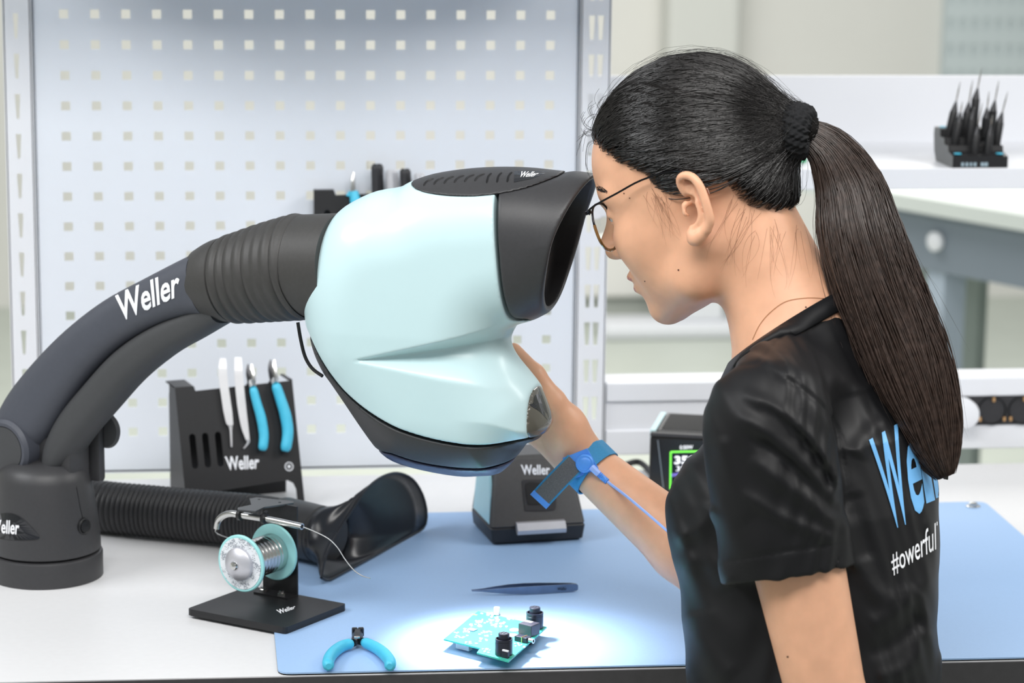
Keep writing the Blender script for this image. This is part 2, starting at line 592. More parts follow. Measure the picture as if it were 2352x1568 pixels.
plain(x0, hx - pitch / 2, 0.004, ztop, YP); plain(hx + 16.5 * pitch, x1, 0.004, ztop, YP)
plain(hx - pitch / 2, hx + 16.5 * pitch, 0.004, zb_last, YP)
o = add('perforated_sheet', v, f, M_panel, pn)
for (za, zb_) in ((0.002, 0.006), (ztop, ztop + 0.004)):
    MB().box((x0, YP, za), (x1, YP + 0.018, zb_)).build('folded_edge', M_panel, pn)
for xa in (x0, x1):
    MB().box((xa - .001, YP, 0.004), (xa + .001, YP + 0.018, ztop)).build('folded_edge', M_panel, pn)

def upright(name, label, pxl, pxr, cols, slot_y0, spitch, w0, w1, sl):
    global v, f
    v = []; f = []
    t = thing(name, label, 'upright', ((onY(pxl, 200, YP)[0] + onY(pxr, 200, YP)[0]) / 2, YP + .015, FL))
    xa = onY(pxl, 200, YP)[0]; xb = onY(pxr, 200, YP)[0]
    z0 = onY(pxl, slot_y0, YP)[2]
    edges = [xa] + [onY((cols[i] + cols[i + 1]) / 2, 200, YP)[0] for i in range(len(cols) - 1)] + [xb]
    y = YP - 0.003
    for r in range(-5, 30):
        zc = z0 - r * spitch
        if zc < -0.1: break
        for i, cpx in enumerate(cols):
            xc = onY(cpx, 200, YP)[0]
            hole = [(xc - w1 / 2, zc - sl / 2), (xc + w1 / 2, zc - sl / 2), (xc + w0 / 2, zc + sl / 2), (xc - w0 / 2, zc + sl / 2)]
            holed_cell(edges[i], edges[i + 1], zc - spitch / 2, zc + spitch / 2, hole, y, 0.0025)
        low = zc - spitch / 2
    plain(xa, xb, FL, low, y)
    add('slotted_face', v, f, M_white, t)
    hi_ = z0 + 5.5 * spitch
    for xx in (xa, xb):
        MB().box((xx - .0012, y, FL), (xx + .0012, y + .035, hi_)).build('side_flange', M_white, t)
    return xa, xb, hi_
upright('slotted_upright', 'white slotted upright with one column of slots, at the left edge of the panel', 12, 73, [40], 59, 0.0498, .0068, .0032, .031)
uxa, uxb, uz = upright('slotted_upright', 'pale slotted upright with two columns of slots, right of the panel', 1333, 1399, [1357, 1377], 63, 0.0494, .0080, .0048, .0305)

# shade board, added out of view above the frame to darken the panel top
oc = thing('added_shade_board', 'added white shade board out of view above the perforated panel', 'shelf', (0.3, 3.1, 0.77))
MB().box((-0.30, 2.93, 0.755), (0.60, 3.287, 0.785), .004).build('tray', M_white, oc)
for xx in (-0.215, 0.535):
    MB().box((xx, 3.0, 0.70), (xx + .006, 3.287, 0.755)).build('bracket', M_white, oc)

# ------------------------------------------------------------------ right bay: upper shelf, rail with sockets
sh = thing('upper_shelf', 'white upper shelf with raised back, to the right of the panel', 'shelf', (1.1, 3.3, 0.35))
zs0 = onY(2250, 386, YP)[2]; zs1 = onY(2250, 434, YP)[2]
sx0 = uxb + 0.004; sx1 = 1.75
MB().box((sx0, YP, zs1), (sx1, YP + 0.30, zs0), .0015).build('shelf_board', M_white, sh)
zbt = onY(1900, 173, YP + .30)[2]
MB().box((sx0, YP + 0.29, zs0 - .01), (sx1, YP + 0.302, zbt), .001).build('back_board', M_white, sh)
rl = thing('power_rail', 'white aluminium rail with black socket strip behind the worktop', 'rail', (1.1, YP + .03, 0.05))
zr = [onY(2260, yy, YP)[2] for yy in (868, 910, 975, 1030)]
MB().box((sx0, YP, zr[1]), (sx1, YP + 0.06, zr[0]), .0015).build('upper_profile', M_white, rl)
MB().box((sx0, YP, zr[3]), (sx1, YP + 0.06, zr[2]), .0015).build('lower_profile', M_white, rl)
MB().box((sx0, YP + .004, zr[2]), (sx1, YP + 0.06, zr[1])).build('rail_body', M_white, rl)
sxa = onY(2192, 940, YP)[0]
zc = (zr[1] + zr[2]) / 2
stp = MB().box((sxa - .005, YP - .001, zr[2]), (sx1 - .2, YP + 0.004, zr[1])).build('socket_strip', M_blk, rl)
for i, px in enumerate((2278, 2348, 2418)):
    c = onY(px, 942, YP); c = np.array([c[0], YP - .001, zc])
    MB().lathe([(.0195, 0), (.0195, .002), (.0180, .002), (.0175, -.0), (.001, -.0005)], c, (0, -1, 0), 32, closed=False).build('socket', M_dark, rl, smooth=True)
    for dx, dz in ((.001, .0155), (-.0165, -.011), (.0165, -.011)):
        MB().box((c[0] + dx - .0018, YP - .0045, zc + dz - .003), (c[0] + dx + .0018, YP - .001, zc + dz + .003), .0006).build('earth_contact', mat('brass', lin(214, 170, 120), 0.3, metal=1), rl)
c = onY(2207, 944, YP); c = np.array([c[0], YP - .002, zc])
pg = thing('white_plug', 'round white plug pushed into the black socket strip by the hair', 'plug', c)
MB().lathe([(.0195, 0), (.0195, .018), (.017, .026), (.010, .028)], c, (0, -1, 0), 32).build('plug_body', M_white, pg, smooth=True)

# ------------------------------------------------------------------ second bench far behind on the right
bb = thing('rear_bench', 'blurred pale bench standing behind the upper shelf', 'bench', (2.2, 6.0, FL))
A = onZ(2030, 440); Bp = onZ(2352, 494); e = (Bp - A); e /= np.linalg.norm(e); nrm = np.array([e[1] * -1, e[0], 0])
if nrm[1] < 0: nrm = -nrm
def bframe(d0, d1, w0, w1, z0, z1, name, m):
    o = A + e * d0 + nrm * w0
    return MB().prism([(0, 0), (d1 - d0, 0), (d1 - d0, w1 - w0), (0, w1 - w0)], (o, e, nrm, (0, 0, 1)), z0, z1).build(name, m, bb)
bframe(-.35, 1.6, 0, .8, -.035, 0, 'bench_top', mat('rear_bench_top', lin(206, 212, 208), 0.5, noise=0.02, nscale=5))
bframe(-.05, 1.5, .04, .09, -.17, -.035, 'apron', mat('rear_bench_apron', lin(126, 136, 146), 0.6, noise=0.02, nscale=5))
bframe(0.10, .155, .05, .12, FL, -.17, 'leg', mat('rear_bench_leg', lin(170, 182, 196), 0.5, noise=0.02, nscale=5))
bframe(1.30, 1.36, .05, .12, FL, -.17, 'leg', MATS['rear_bench_leg'])
bframe(-.30, .03, .30, .33, FL + .15, -.035, 'modesty_panel', mat('rear_bench_panel', lin(140, 150, 146), 0.6, noise=0.02, nscale=5))
kq = A + e * .14 + nrm * .035; kq[2] = -.10
MB().lathe([(.022, 0), (.022, .01), (.012, .014)], kq, -nrm, 20).build('knob', M_white, bb, smooth=True)
bm_ = A + e * .42 + nrm * .10
rm = MB().prism([(0, 0), (.8, 0), (.8, .5), (0, .5)], (bm_, e, nrm, (0, 0, 1)), 0.0, .004).build('rear_mat', M_mat); tag(rm, 'small patch of blue mat on the blurred rear bench', 'mat')
# pale perforated board high on the far wall
PB = 9.55
a = onY(2166, 170, PB); c = onY(2560, -60, PB)
v = []; f = []
n1, n2 = 14, 9
dx = (c[0] - a[0]) / n1; dz = (c[2] - a[2] + .5) / n2
for i in range(n1):
    for j in range(n2):
        xc = a[0] + (i + .5) * dx; zc_ = a[2] - .25 + (j + .5) * dz
        holed_cell(a[0] + i * dx, a[0] + (i + 1) * dx, zc_ - dz / 2, zc_ + dz / 2,
                   [(xc - dx * .22, zc_ - dz * .2), (xc + dx * .22, zc_ - dz * .2), (xc + dx * .22, zc_ + dz * .2), (xc - dx * .22, zc_ + dz * .2)], PB, .008)
wbp = thing('wall_board', 'pale blue grey board hung on the far wall, top right', 'board', (a[0] + .5, PB, a[2]))
add('board_face', v, f, mat('wall_board_paint', lin(203, 213, 215), 0.5, noise=0.02, nscale=4), wbp)
MB().box((a[0], PB + .009, a[2] - .25), (c[0], PB + .049, c[2] + .25)).build('backing', mat('wall_board_backing', lin(198, 208, 210), 0.6, noise=0.02, nscale=4), wbp)
# white foot of a desk on the far floor
df = thing('desk_foot', 'blurred white floor foot of a desk far behind the chin', 'desk foot', onZ(1590, 770, FL))
c = onZ(1590, 770, FL)
MB().box((c[0] - .33, c[1] - .08, FL), (c[0] + .28, c[1] + .1, FL + .06), .02).build('foot_bar', M_white, df)
MB().box((c[0] - .12, c[1] - .05, FL + .06), (c[0] + .10, c[1] + .07, FL + .70), .01).build('column', M_white, df)
cb = thing('floor_cabinet', 'low grey cabinet along the far wall', 'cabinet', (1.1, 9.3, FL))
MB().box((0.6, 9.15, FL), (2.3, 9.58, FL + .10)).build('plinth', mat('plinth_grey', lin(170, 174, 168), .6, noise=.02, nscale=5), cb)
MB().box((0.6, 9.12, FL + .10), (2.3, 9.59, FL + .55), .01).build('body', M_wall, cb)
# ------------------------------------------------------------------ inspection viewer: hood, arm, base
M_shell = mat('cyan_shell', lin(200, 227, 231), 0.32, noise=0.008, nscale=20, coat=0.1)
M_hood = mat('hood_black', lin(58, 58, 60), 0.42, noise=0.05, nscale=300, bump=0.10, bscale=2200)
M_arm = mat('arm_slate', lin(74, 77, 86), 0.5, noise=0.03, nscale=200, bump=0.10, bscale=2200)
M_arm2 = mat('arm_inner_grey', lin(66, 67, 69), 0.55, noise=0.03, nscale=200, bump=0.10, bscale=2200)
M_rub = mat('bellows_rubber', lin(62, 61, 60), 0.5, noise=0.06, nscale=250, bump=0.12, bscale=1800)
M_gloss = mat('gloss_black', lin(20, 22, 28), 0.06, noise=0.05, nscale=30, coat=0.6)

PSI = math.radians(21)
HO = onY(950, 700, 2.59)
HU = np.array([math.cos(PSI), -math.sin(PSI), 0.0]); HV = np.array([0, 0, 1.0]); HW = np.array([-math.sin(PSI), -math.cos(PSI), 0.0])
def h2(px, w=0.0):
    out = []
    for x, y in px:
        q = onP(x, y, HO + HW * w, HW) - HO; out.append((q @ HU, q @ HV))
    return np.array(out)
vw = thing('inspection_viewer', 'pale cyan and black inspection viewer on a curved dark arm', 'viewer', onZ(100, 1310))

o_left = [(917, 430), (862, 440), (820, 458), (787, 480), (755, 518), (728, 570), (713, 625), (708, 680), (714, 745), (730, 805), (752, 850), (768, 872), (800, 918), (845, 985), (878, 1028), (915, 1056), (980, 1076), (1060, 1090), (1110, 1090), (1157, 1083), (1195, 1042), (1214, 1018), (1243, 1006), (1262, 985), (1265, 966), (1255, 935), (1237, 895), (1213, 862), (1190, 830), (1176, 803), (1172, 780), (1180, 757), (1192, 744)]
o_right = [(1230, 732), (1262, 716), (1330, 680), (1440, 640), (1440, 410), (1370, 402), (1325, 396), (1280, 394), (1225, 388), (1170, 385), (1110, 386), (1050, 391), (990, 401), (945, 416)]
OUTL = Poly2(h2(catmull(o_left + o_right, 3, closed=True)), .1)
tipA = h2([(858, 797)])[0]; tipB = h2([(1186, 766)])[0]
gv = tipB - tipA; gL = np.linalg.norm(gv); gv /= gL; gn = np.array([-gv[1], gv[0]])
W0, RIN, EXP = 0.074, 0.072, 2.3
def hood_q(P, inset=0.0):
    q = P - HO
    uv = np.stack([q @ HU, q @ HV], 1); w = np.abs(q @ HW)
    D = OUTL(uv) + inset
    t = ((uv - tipA) @ gv) / gL; s = (uv - tipA) @ gn
    tt = np.clip(t, 0, 1.25)
    half = np.where(s > 0, 0.018, 0.050) * tt + 3e-4
    a = np.clip(np.abs(s) / half, 0, 1)
    g = np.where(s > 0, (1 - a) ** 1.2, (1 - a * a) ** 2) * np.clip(tt, 0, 1) ** 0.9
    W = (W0 - inset) * (1 - 0.46 * g)
    # the lower lobe is slimmer than the eyepiece, the back of the head narrows to the neck
    W = W * (1 - 0.22 * np.clip((-0.055 - uv[:, 0]) / 0.08, 0, 1) ** 1.5)
    W = W * (1 - 0.10 * np.clip((-0.02 - uv[:, 1]) / 0.14, 0, 1))
    k = np.clip(1 + D / RIN, 0, None)
    val = ((k ** EXP + (w / W) ** EXP) ** (1 / EXP) - 1) * RIN
    return val, uv, w
def region(px, closed_smooth=2):
    return h2(catmull(px, closed_smooth, closed=True) if closed_smooth > 1 else px)
far = 400
R_shell = h2([(560, 300), (917, 430)] + catmull([(917, 430), (960, 441), (1020, 448), (1085, 449), (1139, 445)], 5).tolist()
             + catmull([(1139, 445), (1147, 520), (1155, 620), (1161, 700), (1168, 735), (1190, 746)], 4).tolist() + [(1300, 752), (1300, 830), (1213, 864)]
             + catmull([(1213, 864), (1204, 895), (1203, 940), (1208, 1013)], 5).tolist()
             + catmull([(1208, 1013), (1150, 1019), (1090, 1017), (1000, 1001), (920, 975), (850, 938), (795, 897), (756, 852), (700, 770)], 5).tolist() + [(600, 700)], .052)
R_vent = h2([(860, 425), (917, 430)] + catmull([(917, 430), (960, 441), (1020, 448), (1085, 449), (1139, 445), (1200, 434), (1262, 414), (1292, 400), (1300, 394)], 5).tolist() + [(1310, 300), (860, 300)], .050)
R_eye = h2([(1139, 445)] + catmull([(1139, 445), (1200, 434), (1262, 414), (1292, 400), (1300, 394)], 5).tolist() + [(1310, 330), (1376, 330)]
           + catmull([(1362, 385), (1335, 425), (1310, 470), (1280, 540), (1262, 610), (1248, 670), (1241, 708), (1236, 735)], 5).tolist() + [(1230, 800), (1190, 790)]
           + catmull([(1190, 746), (1168, 735), (1161, 700), (1155, 620), (1147, 520), (1139, 445)], 4).tolist(), .060)
R_tray = h2(catmull([(700, 770), (756, 852), (795, 897), (850, 938), (920, 975), (1000, 1001), (1090, 1017), (1150, 1019), (1208, 1013)], 5).tolist() + [(1216, 1014), (1232, 1060), (1175, 1070)]
            + catmull([(1175, 1072), (1100, 1077), (1030, 1072), (960, 1060), (900, 1040)], 4).tolist() + [(850, 1040), (700, 900)], .045)
R_ring = h2([(900, 1041)] + catmull([(900, 1041), (960, 1061), (1030, 1073), (1100, 1078), (1175, 1073)], 4).tolist() + [(1240, 1062), (1240, 1150), (850, 1150), (850, 1042)], .045)
R_ctl = h2(catmull([(1208, 1013), (1203, 940), (1204, 895), (1213, 864)], 5).tolist() + [(1240, 840), (1320, 900), (1320, 1040), (1217, 1013)], .045)
def part_fn(R, seam=0.0005, k=0.0015, inset=0.0):
    R = Poly2(R, .03)
    def fn(P):
        val, uv, w = hood_q(P, inset)
        return smax(val, R(uv) + seam, k)
    return fn
def hbox(pxs, wl=0.1):
    uv = h2(pxs); c = [HO + a * HU + b * HV + s * wl * HW for a in (uv[:, 0].min(), uv[:, 0].max()) for b in (uv[:, 1].min(), uv[:, 1].max()) for s in (-1, 1)]
    c = np.array(c); return c.min(0) - .004, c.max(0) + .004
HB = hbox([(690, 370), (1290, 1110)])
HH = 0.0018
shell = sdf_obj('shell', part_fn(R_shell), *HB, HH, M_shell, vw, bvh=True, margin=3.0)
vent = sdf_obj('vent_cover', part_fn(R_vent, -0.0002), *hbox([(880, 370), (1330, 470)]), HH, M_hood, vw, bvh=True)
R_EYE2 = Poly2(R_eye, .03)
def eye_fn(P):
    val, uv, w = hood_q(P)
    vi, _, _ = hood_q(P, 0.006)
    cav = smax(vi, (CAVX - uv[:, 0]) * 0.9, 0.01)
    return smax(smax(val, R_EYE2(uv) + .0005, 0.004), -cav, 0.004)
CAVX = h2([(1205, 560)], .03)[0][0]
eye = sdf_obj('eyepiece_hood', eye_fn, *hbox([(1120, 370), (1400, 770)]), HH, M_hood, vw, bvh=True)
tray = sdf_obj('lower_tray', part_fn(R_tray, 0.0005, 0.002, 0.0012), *hbox([(690, 740), (1260, 1110)]), HH, M_hood, vw, bvh=True)
ring = sdf_obj('light_ring', part_fn(R_ring, 0.0005, 0.002, 0.0012), *hbox([(840, 1020), (1260, 1120)]), HH, mat('ring_plastic', lin(66, 72, 98), 0.3, noise=0.03, nscale=100), vw, bvh=True)
ctl = sdf_obj('control_window', part_fn(R_ctl, 0.0004, 0.002, 0.0006), *hbox([(1190, 840), (1300, 1040)]), HH, mat('smoked_window', lin(92, 90, 82), 0.22, noise=0.05, nscale=40, coat=0.3), vw, bvh=True)
P_ = catmull([(1222, 888), (1236, 888), (1250, 920), (1262, 962), (1262, 968), (1240, 945), (1216, 928), (1214, 905)], 5, closed=True)
def fan(px):
    n = len(px); c = np.mean(px, 0)
    V = [tuple(c)] + [tuple(p) for p in px] + [tuple(c + .5 * (p - c)) for p in px]
    return np.array(V), [(0, 1 + n + i, 1 + n + (i + 1) % n) for i in range(n)] + [(1 + n + i, 1 + i, 1 + (i + 1) % n, 1 + n + (i + 1) % n) for i in range(n)]
decal('sensor_window', *fan(P_), BV[ctl.name], M_gloss, ctl, 0.0005)
# slots in the vent cover
for i in range(9):
    x_t = 982 + i * 23.5; yt = 411 - 2.8 * i + .12 * i * i
    pth = catmull([(x_t + 14, yt - 1), (x_t - 2, yt + 6), (x_t - 9, yt + 16)] if i < 6 else [(x_t + 6, yt - 1), (x_t - 2, yt + 8), (x_t - 5, yt + 22)], 4)
    pt, ok = cast(pth, BV[vent.name], 0.0)
    if ok.sum() > 3:
        MB().tube(pt[ok], [.0004] + [.0011] * (ok.sum() - 2) + [.0004], 6).build('vent_slot', M_dark, vent, smooth=True)
dq = [(1182, 393), (1262, 393), (1225, 409), (1180, 418)]
V, F_ = quad_px(np.array([(i / 6, j / 3) for j in range(4) for i in range(7)]), dq), [(j * 7 + i, j * 7 + i + 1, j * 7 + i + 8, j * 7 + i + 7) for j in range(3) for i in range(6)]
decal('display_window', V, F_, BV[vent.name], M_gloss, vent, .0006)
lettering('Weller', [(1198, 393), (1243, 394), (1228, 405), (1192, 407)], BV[vent.name], M_print, vent, .02, 1, .0010)

# neck collar and bellows
def arm_y(px): return 2.850 + (px - 100) / 640.0 * ((HO - HU * .09)[1] - 2.850)
def ap(px, py): return onY(px, py, arm_y(px))
ad = ap(700, 600) - ap(100, 600); ad[2] = 0; ad /= np.linalg.norm(ad)
LAT = np.array([ad[1], -ad[0], 0]); LAT *= -1 if LAT[1] > 0 else 1   # lateral, towards the camera
def sweep(pts, ha, hb, m, name, parent, ex=2.6, seg=40, capr=True):
    pts = np.asarray(pts, float); n = len(pts)
    T = np.gradient(pts, axis=0); T /= np.linalg.norm(T, axis=1)[:, None]
    N = np.cross(T, LAT); N /= np.linalg.norm(N, axis=1)[:, None]
    th = np.linspace(0, 2 * math.pi, seg, endpoint=False)
    ca, sa = np.cos(th), np.sin(th)
    ka = np.sign(ca) * np.abs(ca) ** (2 / ex); kb = np.sign(sa) * np.abs(sa) ** (2 / ex)
    V = (pts[:, None, :] + ha[:, None, None] * ka[None, :, None] * N[:, None, :] + hb[:, None, None] * kb[None, :, None] * LAT).reshape(-1, 3)
    Fs = [(i * seg + k, i * seg + (k + 1) % seg, (i + 1) * seg + (k + 1) % seg, (i + 1) * seg + k) for i in range(n - 1) for k in range(seg)]
    if capr: Fs += [tuple(range(seg))[::-1], tuple((n - 1) * seg + k for k in range(seg))]
    return add(name, V, Fs, m, parent, smooth=True, bvh=True, sharp=50)
SCL = 2 * 2230.0 / 2
main = catmull([(40, 1020, 66), (78, 955, 78), (130, 880, 72), (200, 800, 64), (280, 735, 60), (365, 690, 60), (440, 660, 68), (480, 650, 78)], 6)
pm = np.array([ap(x, y) for x, y, _ in main])
arm = sweep(pm, main[:, 2] / SCL, np.interp(main[:, 0], [0, 100, 300, 500], [.034, .032, .029, .036]), M_arm, 'arm', vw)
inn = catmull([(138, 1064, 30), (150, 1026, 40), (182, 972, 46), (234, 910, 47), (300, 838, 46), (380, 778, 42), (450, 742, 38), (515, 712, 30)], 6)
pi_ = np.array([ap(x, y) for x, y, _ in inn])
sweep(pi_, inn[:, 2] / SCL, np.full(len(inn), .025), M_arm2, 'arm_underside', vw)
lettering('Weller', [(262, 676), (412, 616), (412, 680), (276, 740)], BV[arm.name], M_print, arm, .022, 4, .0008, 1.0)
bl = catmull([(472, 652, 84), (505, 645, 96), (530, 641, 100), (560, 637, 104), (620, 625, 112), (690, 613, 119), (712, 611, 118), (790, 612, 121)], 14)
pb = np.array([ap(x, y) for x, y, _ in bl])
sx = bl[:, 0]
rg = np.where((sx > 528) & (sx < 704), np.abs(np.sin((sx - 528) / 176 * 8 * math.pi)) ** 0.6 * 9 - 5, 0)
bel = sweep(pb, (bl[:, 2] + rg) / SCL, (bl[:, 2] + rg) / SCL * .93, M_rub, 'bellows', vw, ex=2.0, seg=56)
# base: ring, pedestal, fork and knuckle
bc = onZ(100, 1355) ; rb = .0625
bc = bc + np.array([0, rb, 0])
base = MB().lathe([(rb * .2, 0), (rb, 0), (rb, .026), (rb - .001, .028), (rb - .0035, .029)], bc, (0, 0, 1), 64).build('base_ring', M_hood, vw, smooth=True, bvh=True)
ped = MB().lathe([(rb - .004, .0305), (rb - .002, .032), (rb - .0025, .05), (rb - .0055, .075), (rb - .0085, .095), (rb - .0115, .112), (rb - .0145, .122), (rb - .024, .130), (rb - .045, .133)], bc, (0, 0, 1), 64).build('pedestal', M_hood, vw, smooth=True, bvh=True)
kn = ap(58, 1018)
kw = .036
MB().lathe([(.006, -kw), (.030, -kw), (.0335, -kw + .004), (.0335, kw - .004), (.030, kw), (.0265, kw), (.026, kw - .002), (.004, kw - .002)], kn, LAT, 48).build('knuckle', M_arm, vw, smooth=True)
MB().lathe([(.004, 0), (.0245, 0), (.0255, .0015), (.0255, .003), (.004, .0038)][::1], kn + LAT * (kw - .003), LAT, 48).build('knuckle_cap', M_arm2, vw, smooth=True)
fk = ap(150, 1050)
A2 = np.array([ad[0], ad[1], 0])
def fp(s0, s1, z0, z1, l0, l1, name, m, bev=.006):
    R3 = np.stack([A2, LAT, np.array([0, 0, 1.0])], 1)
    return MB().box((s0, l0, z0), (s1, l1, z1), bev, R3, fk).build(name, m, vw, smooth=True)
fp(-.045, .020, -.05, .024, -.020, .016, 'fork', M_hood)
fp(-.020, .030, -.030, .035, -.034, -.022, 'fork', M_hood, .005)
kn2 = ap(196, 1000) - LAT * .034
MB().lathe([(.004, -.004), (.019, -.004), (.021, 0), (.018, .004), (.004, .005)], kn2, -LAT, 32).build('pivot_disc', M_arm2, vw, smooth=True)
lf = catmull([(-60, 1200), (-20, 1184), (20, 1178), (50, 1190), (80, 1220), (90, 1236), (55, 1240), (10, 1238), (-40, 1226)], 4, closed=True)
em = decal('emblem', *fan(lf), BV[ped.name], M_gloss, ped, .0010)
lettering('Weller', [(-22, 1192), (45, 1196), (43, 1228), (-22, 1222)], BV[ped.name], M_print, ped, .022, 1, .0016, 1.0)
sw, _ = cast([(193, 1208)], BV[ped.name], 0)
sn = sw[0] - bc; sn[2] = 0; sn /= np.linalg.norm(sn)
MB().lathe([(.0005, -.002), (.0095, -.002), (.0095, .001), (.0082, .0022), (.0068, .0014), (.0065, .0024), (.0005, .0032)], sw[0], sn, 32).build('rocker_switch', M_dark, vw, smooth=True)
sp_ = [cast([(p)], BV[ped.name], .0)[0][0] for p in ((168, 1082), (176, 1120), (184, 1165), (190, 1190))]
MB().tube(np.array(sp_), .0006, 6).build('seam_line', M_dark, ped)
pc = catmull([ap(706, 728), ap(712, 765), ap(722, 805), ap(738, 832), ap(762, 850)], 5)
MB().tube(pc + HW * .03, .0018, 8).build('sensor_cable', M_dark, vw, smooth=True)

# lamp under the viewer: a diffuser disc in the ring and its own light
lamp_p = onP(1060, 1078, HO, HW)
tgt = onZ(1165, 1490)
dv = tgt - lamp_p; dv /= np.linalg.norm(dv)
lens_o = lamp_p - dv * .005
MB().lathe([(.002, -.004), (.020, -.004), (.021, 0), (.020, .003), (.002, .003)], lens_o, dv, 40).build('lamp_diffuser', mat('lamp_diffuser', (1, 1, 1), 0.4, emit=(0.85, 0.9, 1.0), estr=6.0), vw, smooth=True)
sd = bpy.data.lights.new('viewer_lamp', 'SPOT'); sd.energy = 8.5; sd.color = (0.80, 0.87, 1.0); sd.spot_size = math.radians(95); sd.spot_blend = 1.0; sd.shadow_soft_size = 0.02
so = bpy.data.objects.new('viewer_lamp', sd); COL.objects.link(so)
so.location = lens_o + dv * .020
so.rotation_euler = Vector(dv).to_track_quat('-Z', 'Y').to_euler()
# ------------------------------------------------------------------ the person
HDO = np.array([0.4889, 2.4375, 0.4757]); HDS = 1.0286
HDR = rot_from(math.radians(150.112), math.radians(23.123), math.radians(0.617))
def h2w(l): return HDO + HDS * (np.asarray(l, float) @ HDR.T)
def w2h(P): return (P - HDO) @ HDR / HDS
def hpx(x, y, y0):
    p0 = HDO + HDS * HDR @ np.array([0, y0, 0]); return w2h(onP(x, y, p0, HDR[:, 1])[None])[0]

def ear_pts(lst, y0, k=3.92, ox=1300, oy=360):
    out = []
    for x, y, dy in lst:
        p = hpx(ox + x / k, oy + y / k, y0 + dy); out.append(p)
    return np.array(out)
EY = 0.0775
E_helix = ear_pts(catmull([(1075, 330, -.004), (1030, 255, -.001), (1030, 190, .002), (1080, 165, .004), (1140, 185, .005), (1190, 240, .006), (1228, 320, .006), (1262, 425, .006), (1290, 530, .005), (1293, 590, .004), (1262, 655, .003)], 3).tolist(), EY)
E_lobe = ear_pts([(1262, 655, .002), (1215, 700, .001), (1180, 735, .0), (1155, 735, -.001), (1145, 690, -.002), (1150, 640, -.003)], EY)
E_anti = ear_pts(catmull([(1115, 290, -.001), (1165, 370, .000), (1203, 460, .001), (1222, 540, .0015), (1200, 590, .001), (1150, 625, -.001)], 3).tolist(), EY)
E_plate = ear_pts([(1075, 220, -.007), (1150, 300, -.006), (1200, 420, -.006), (1230, 540, -.006), (1190, 650, -.004)], EY)
E_con = ear_pts([(1115, 400, -.001), (1130, 490, -.002), (1135, 560, -.001)], EY)
E_fos = ear_pts([(1055, 240, .004), (1100, 300, .004), (1140, 370, .005)], EY)
E_trag = ear_pts([(1075, 440, -.004), (1085, 500, -.003)], EY)
def head_sdf(l):
    m = l.copy(); m[:, 1] = np.abs(l[:, 1])       # mirrored halves
    x, y, z = m.T
    d = s_ell(l, (.003, 0, .045), (.088, .069, .082))
    d = smin(d, s_ell(l, (.043, 0, .052), (.055, .056, .056)), .03)
    d = smin(d, s_ell(m, (.042, .012, -.012), (.052, .047, .062)), .03)
    d = smin(d, s_cone(m, (.006, .050, -.036), (.030, .043, -.062), .016, .017), .025)
    d = smin(d, s_cone(m, (.030, .043, -.062), (.077, .010, -.080), .017, .0145), .02)
    d = smin(d, s_ell(l, (.052, 0, -.055), (.040, .038, .034)), .02)
    d = smin(d, s_ell(l, (.0815, 0, -.0785), (.0155, .016, .0145)), .012)
    d = smin(d, s_ell(m, (.068, .036, -.012), (.023, .022, .024)), .02)      # cheekbone
    d = smin(d, s_ell(m, (.062, .030, -.038), (.018, .018, .024)), .02)      # cheek
    d = smin(d, s_ell(l, (.083, 0, -.044), (.019, .0225, .024)), .014)        # muzzle
    d = smin(d, s_cone(m, (.090, .010, .037), (.074, .046, .036), .0085, .008), .014)   # brow
    d = smax(d, -s_ell(m, (.0985, .033, .018), (.0135, .017, .013)), .012)   # sockets
    d = smin(d, s_ell(m, (.0805, .031, .018), (.0135, .0160, .0125)), .004)  # lids
    slit = np.maximum(np.abs(z - .0165 + .12 * (y - .031)) - .0035 + np.abs(y - .031) * .16, np.abs(y - .031) - .0145)
    d = smax(d, -np.maximum(slit, .085 - x), .0015)
    d = smin(d, s_cone(l, (.091, 0, .026), (.1070, 0, -.006), .0075, .0088), .010)      # nose bridge
    d = smin(d, s_ell(l, (.1095, 0, -.0125), (.0118, .0105, .0094)), .006)
    d = smin(d, s_ell(m, (.1010, .0112, -.0155), (.0092, .0066, .0075)), .005)
    d = smax(d, -s_ell(m, (.1045, .0062, -.0235), (.0045, .0028, .0035)), .002)
    # lips
    lx = .0985 - 9.0 * y * y
    ul = s_ell(np.stack([x - lx + .0985, y, z + 2.0 * y * y], 1), (.0985, 0, -.0408), (.0098, .0225, .0056))
    ll = s_ell(np.stack([x - lx + .0985, y, z + 0.5 * y * y], 1), (.0966, 0, -.0535), (.0094, .0200, .0062))
    d = smin(d, smin(ul, ll, .0015), .004)
    # ears: a thin plate, rolled rim, inner fold, hollow and lobe
    n = (m[:, 0] < .02) & (m[:, 0] > -.04) & (y > .05) & (np.abs(z) < .05)
    if n.any():
        q = m[n]
        e = s_chain(q, E_plate, [.0052] * len(E_plate), .006)
        e = smin(e, s_chain(q, E_helix, np.linspace(.0028, .0040, len(E_helix)), .002), .003)
        e = smin(e, s_chain(q, E_lobe, [.0046, .0058, .0062, .0062, .0055, .004], .003), .003)
        e = smin(e, s_chain(q, E_anti, [.0030] * len(E_anti), .002), .003)
        dd = smin(d[n], e, .004)
        dd = smax(dd, -s_chain(q, E_con, [.0058, .0072, .0054], .003), .0025)
        dd = smax(dd, -s_chain(q, E_fos, [.0030, .0040, .0036], .002), .002)
        dd = smin(dd, s_chain(q, E_trag, [.0036, .0040], .002), .008)
        hole = ear_pts([(1118, 480, -.012), (1118, 480, .004)], EY)
        dd = smax(dd, -s_chain(q, hole, [.0036, .0044]), .0015)
        d[n] = dd
    return d * HDS

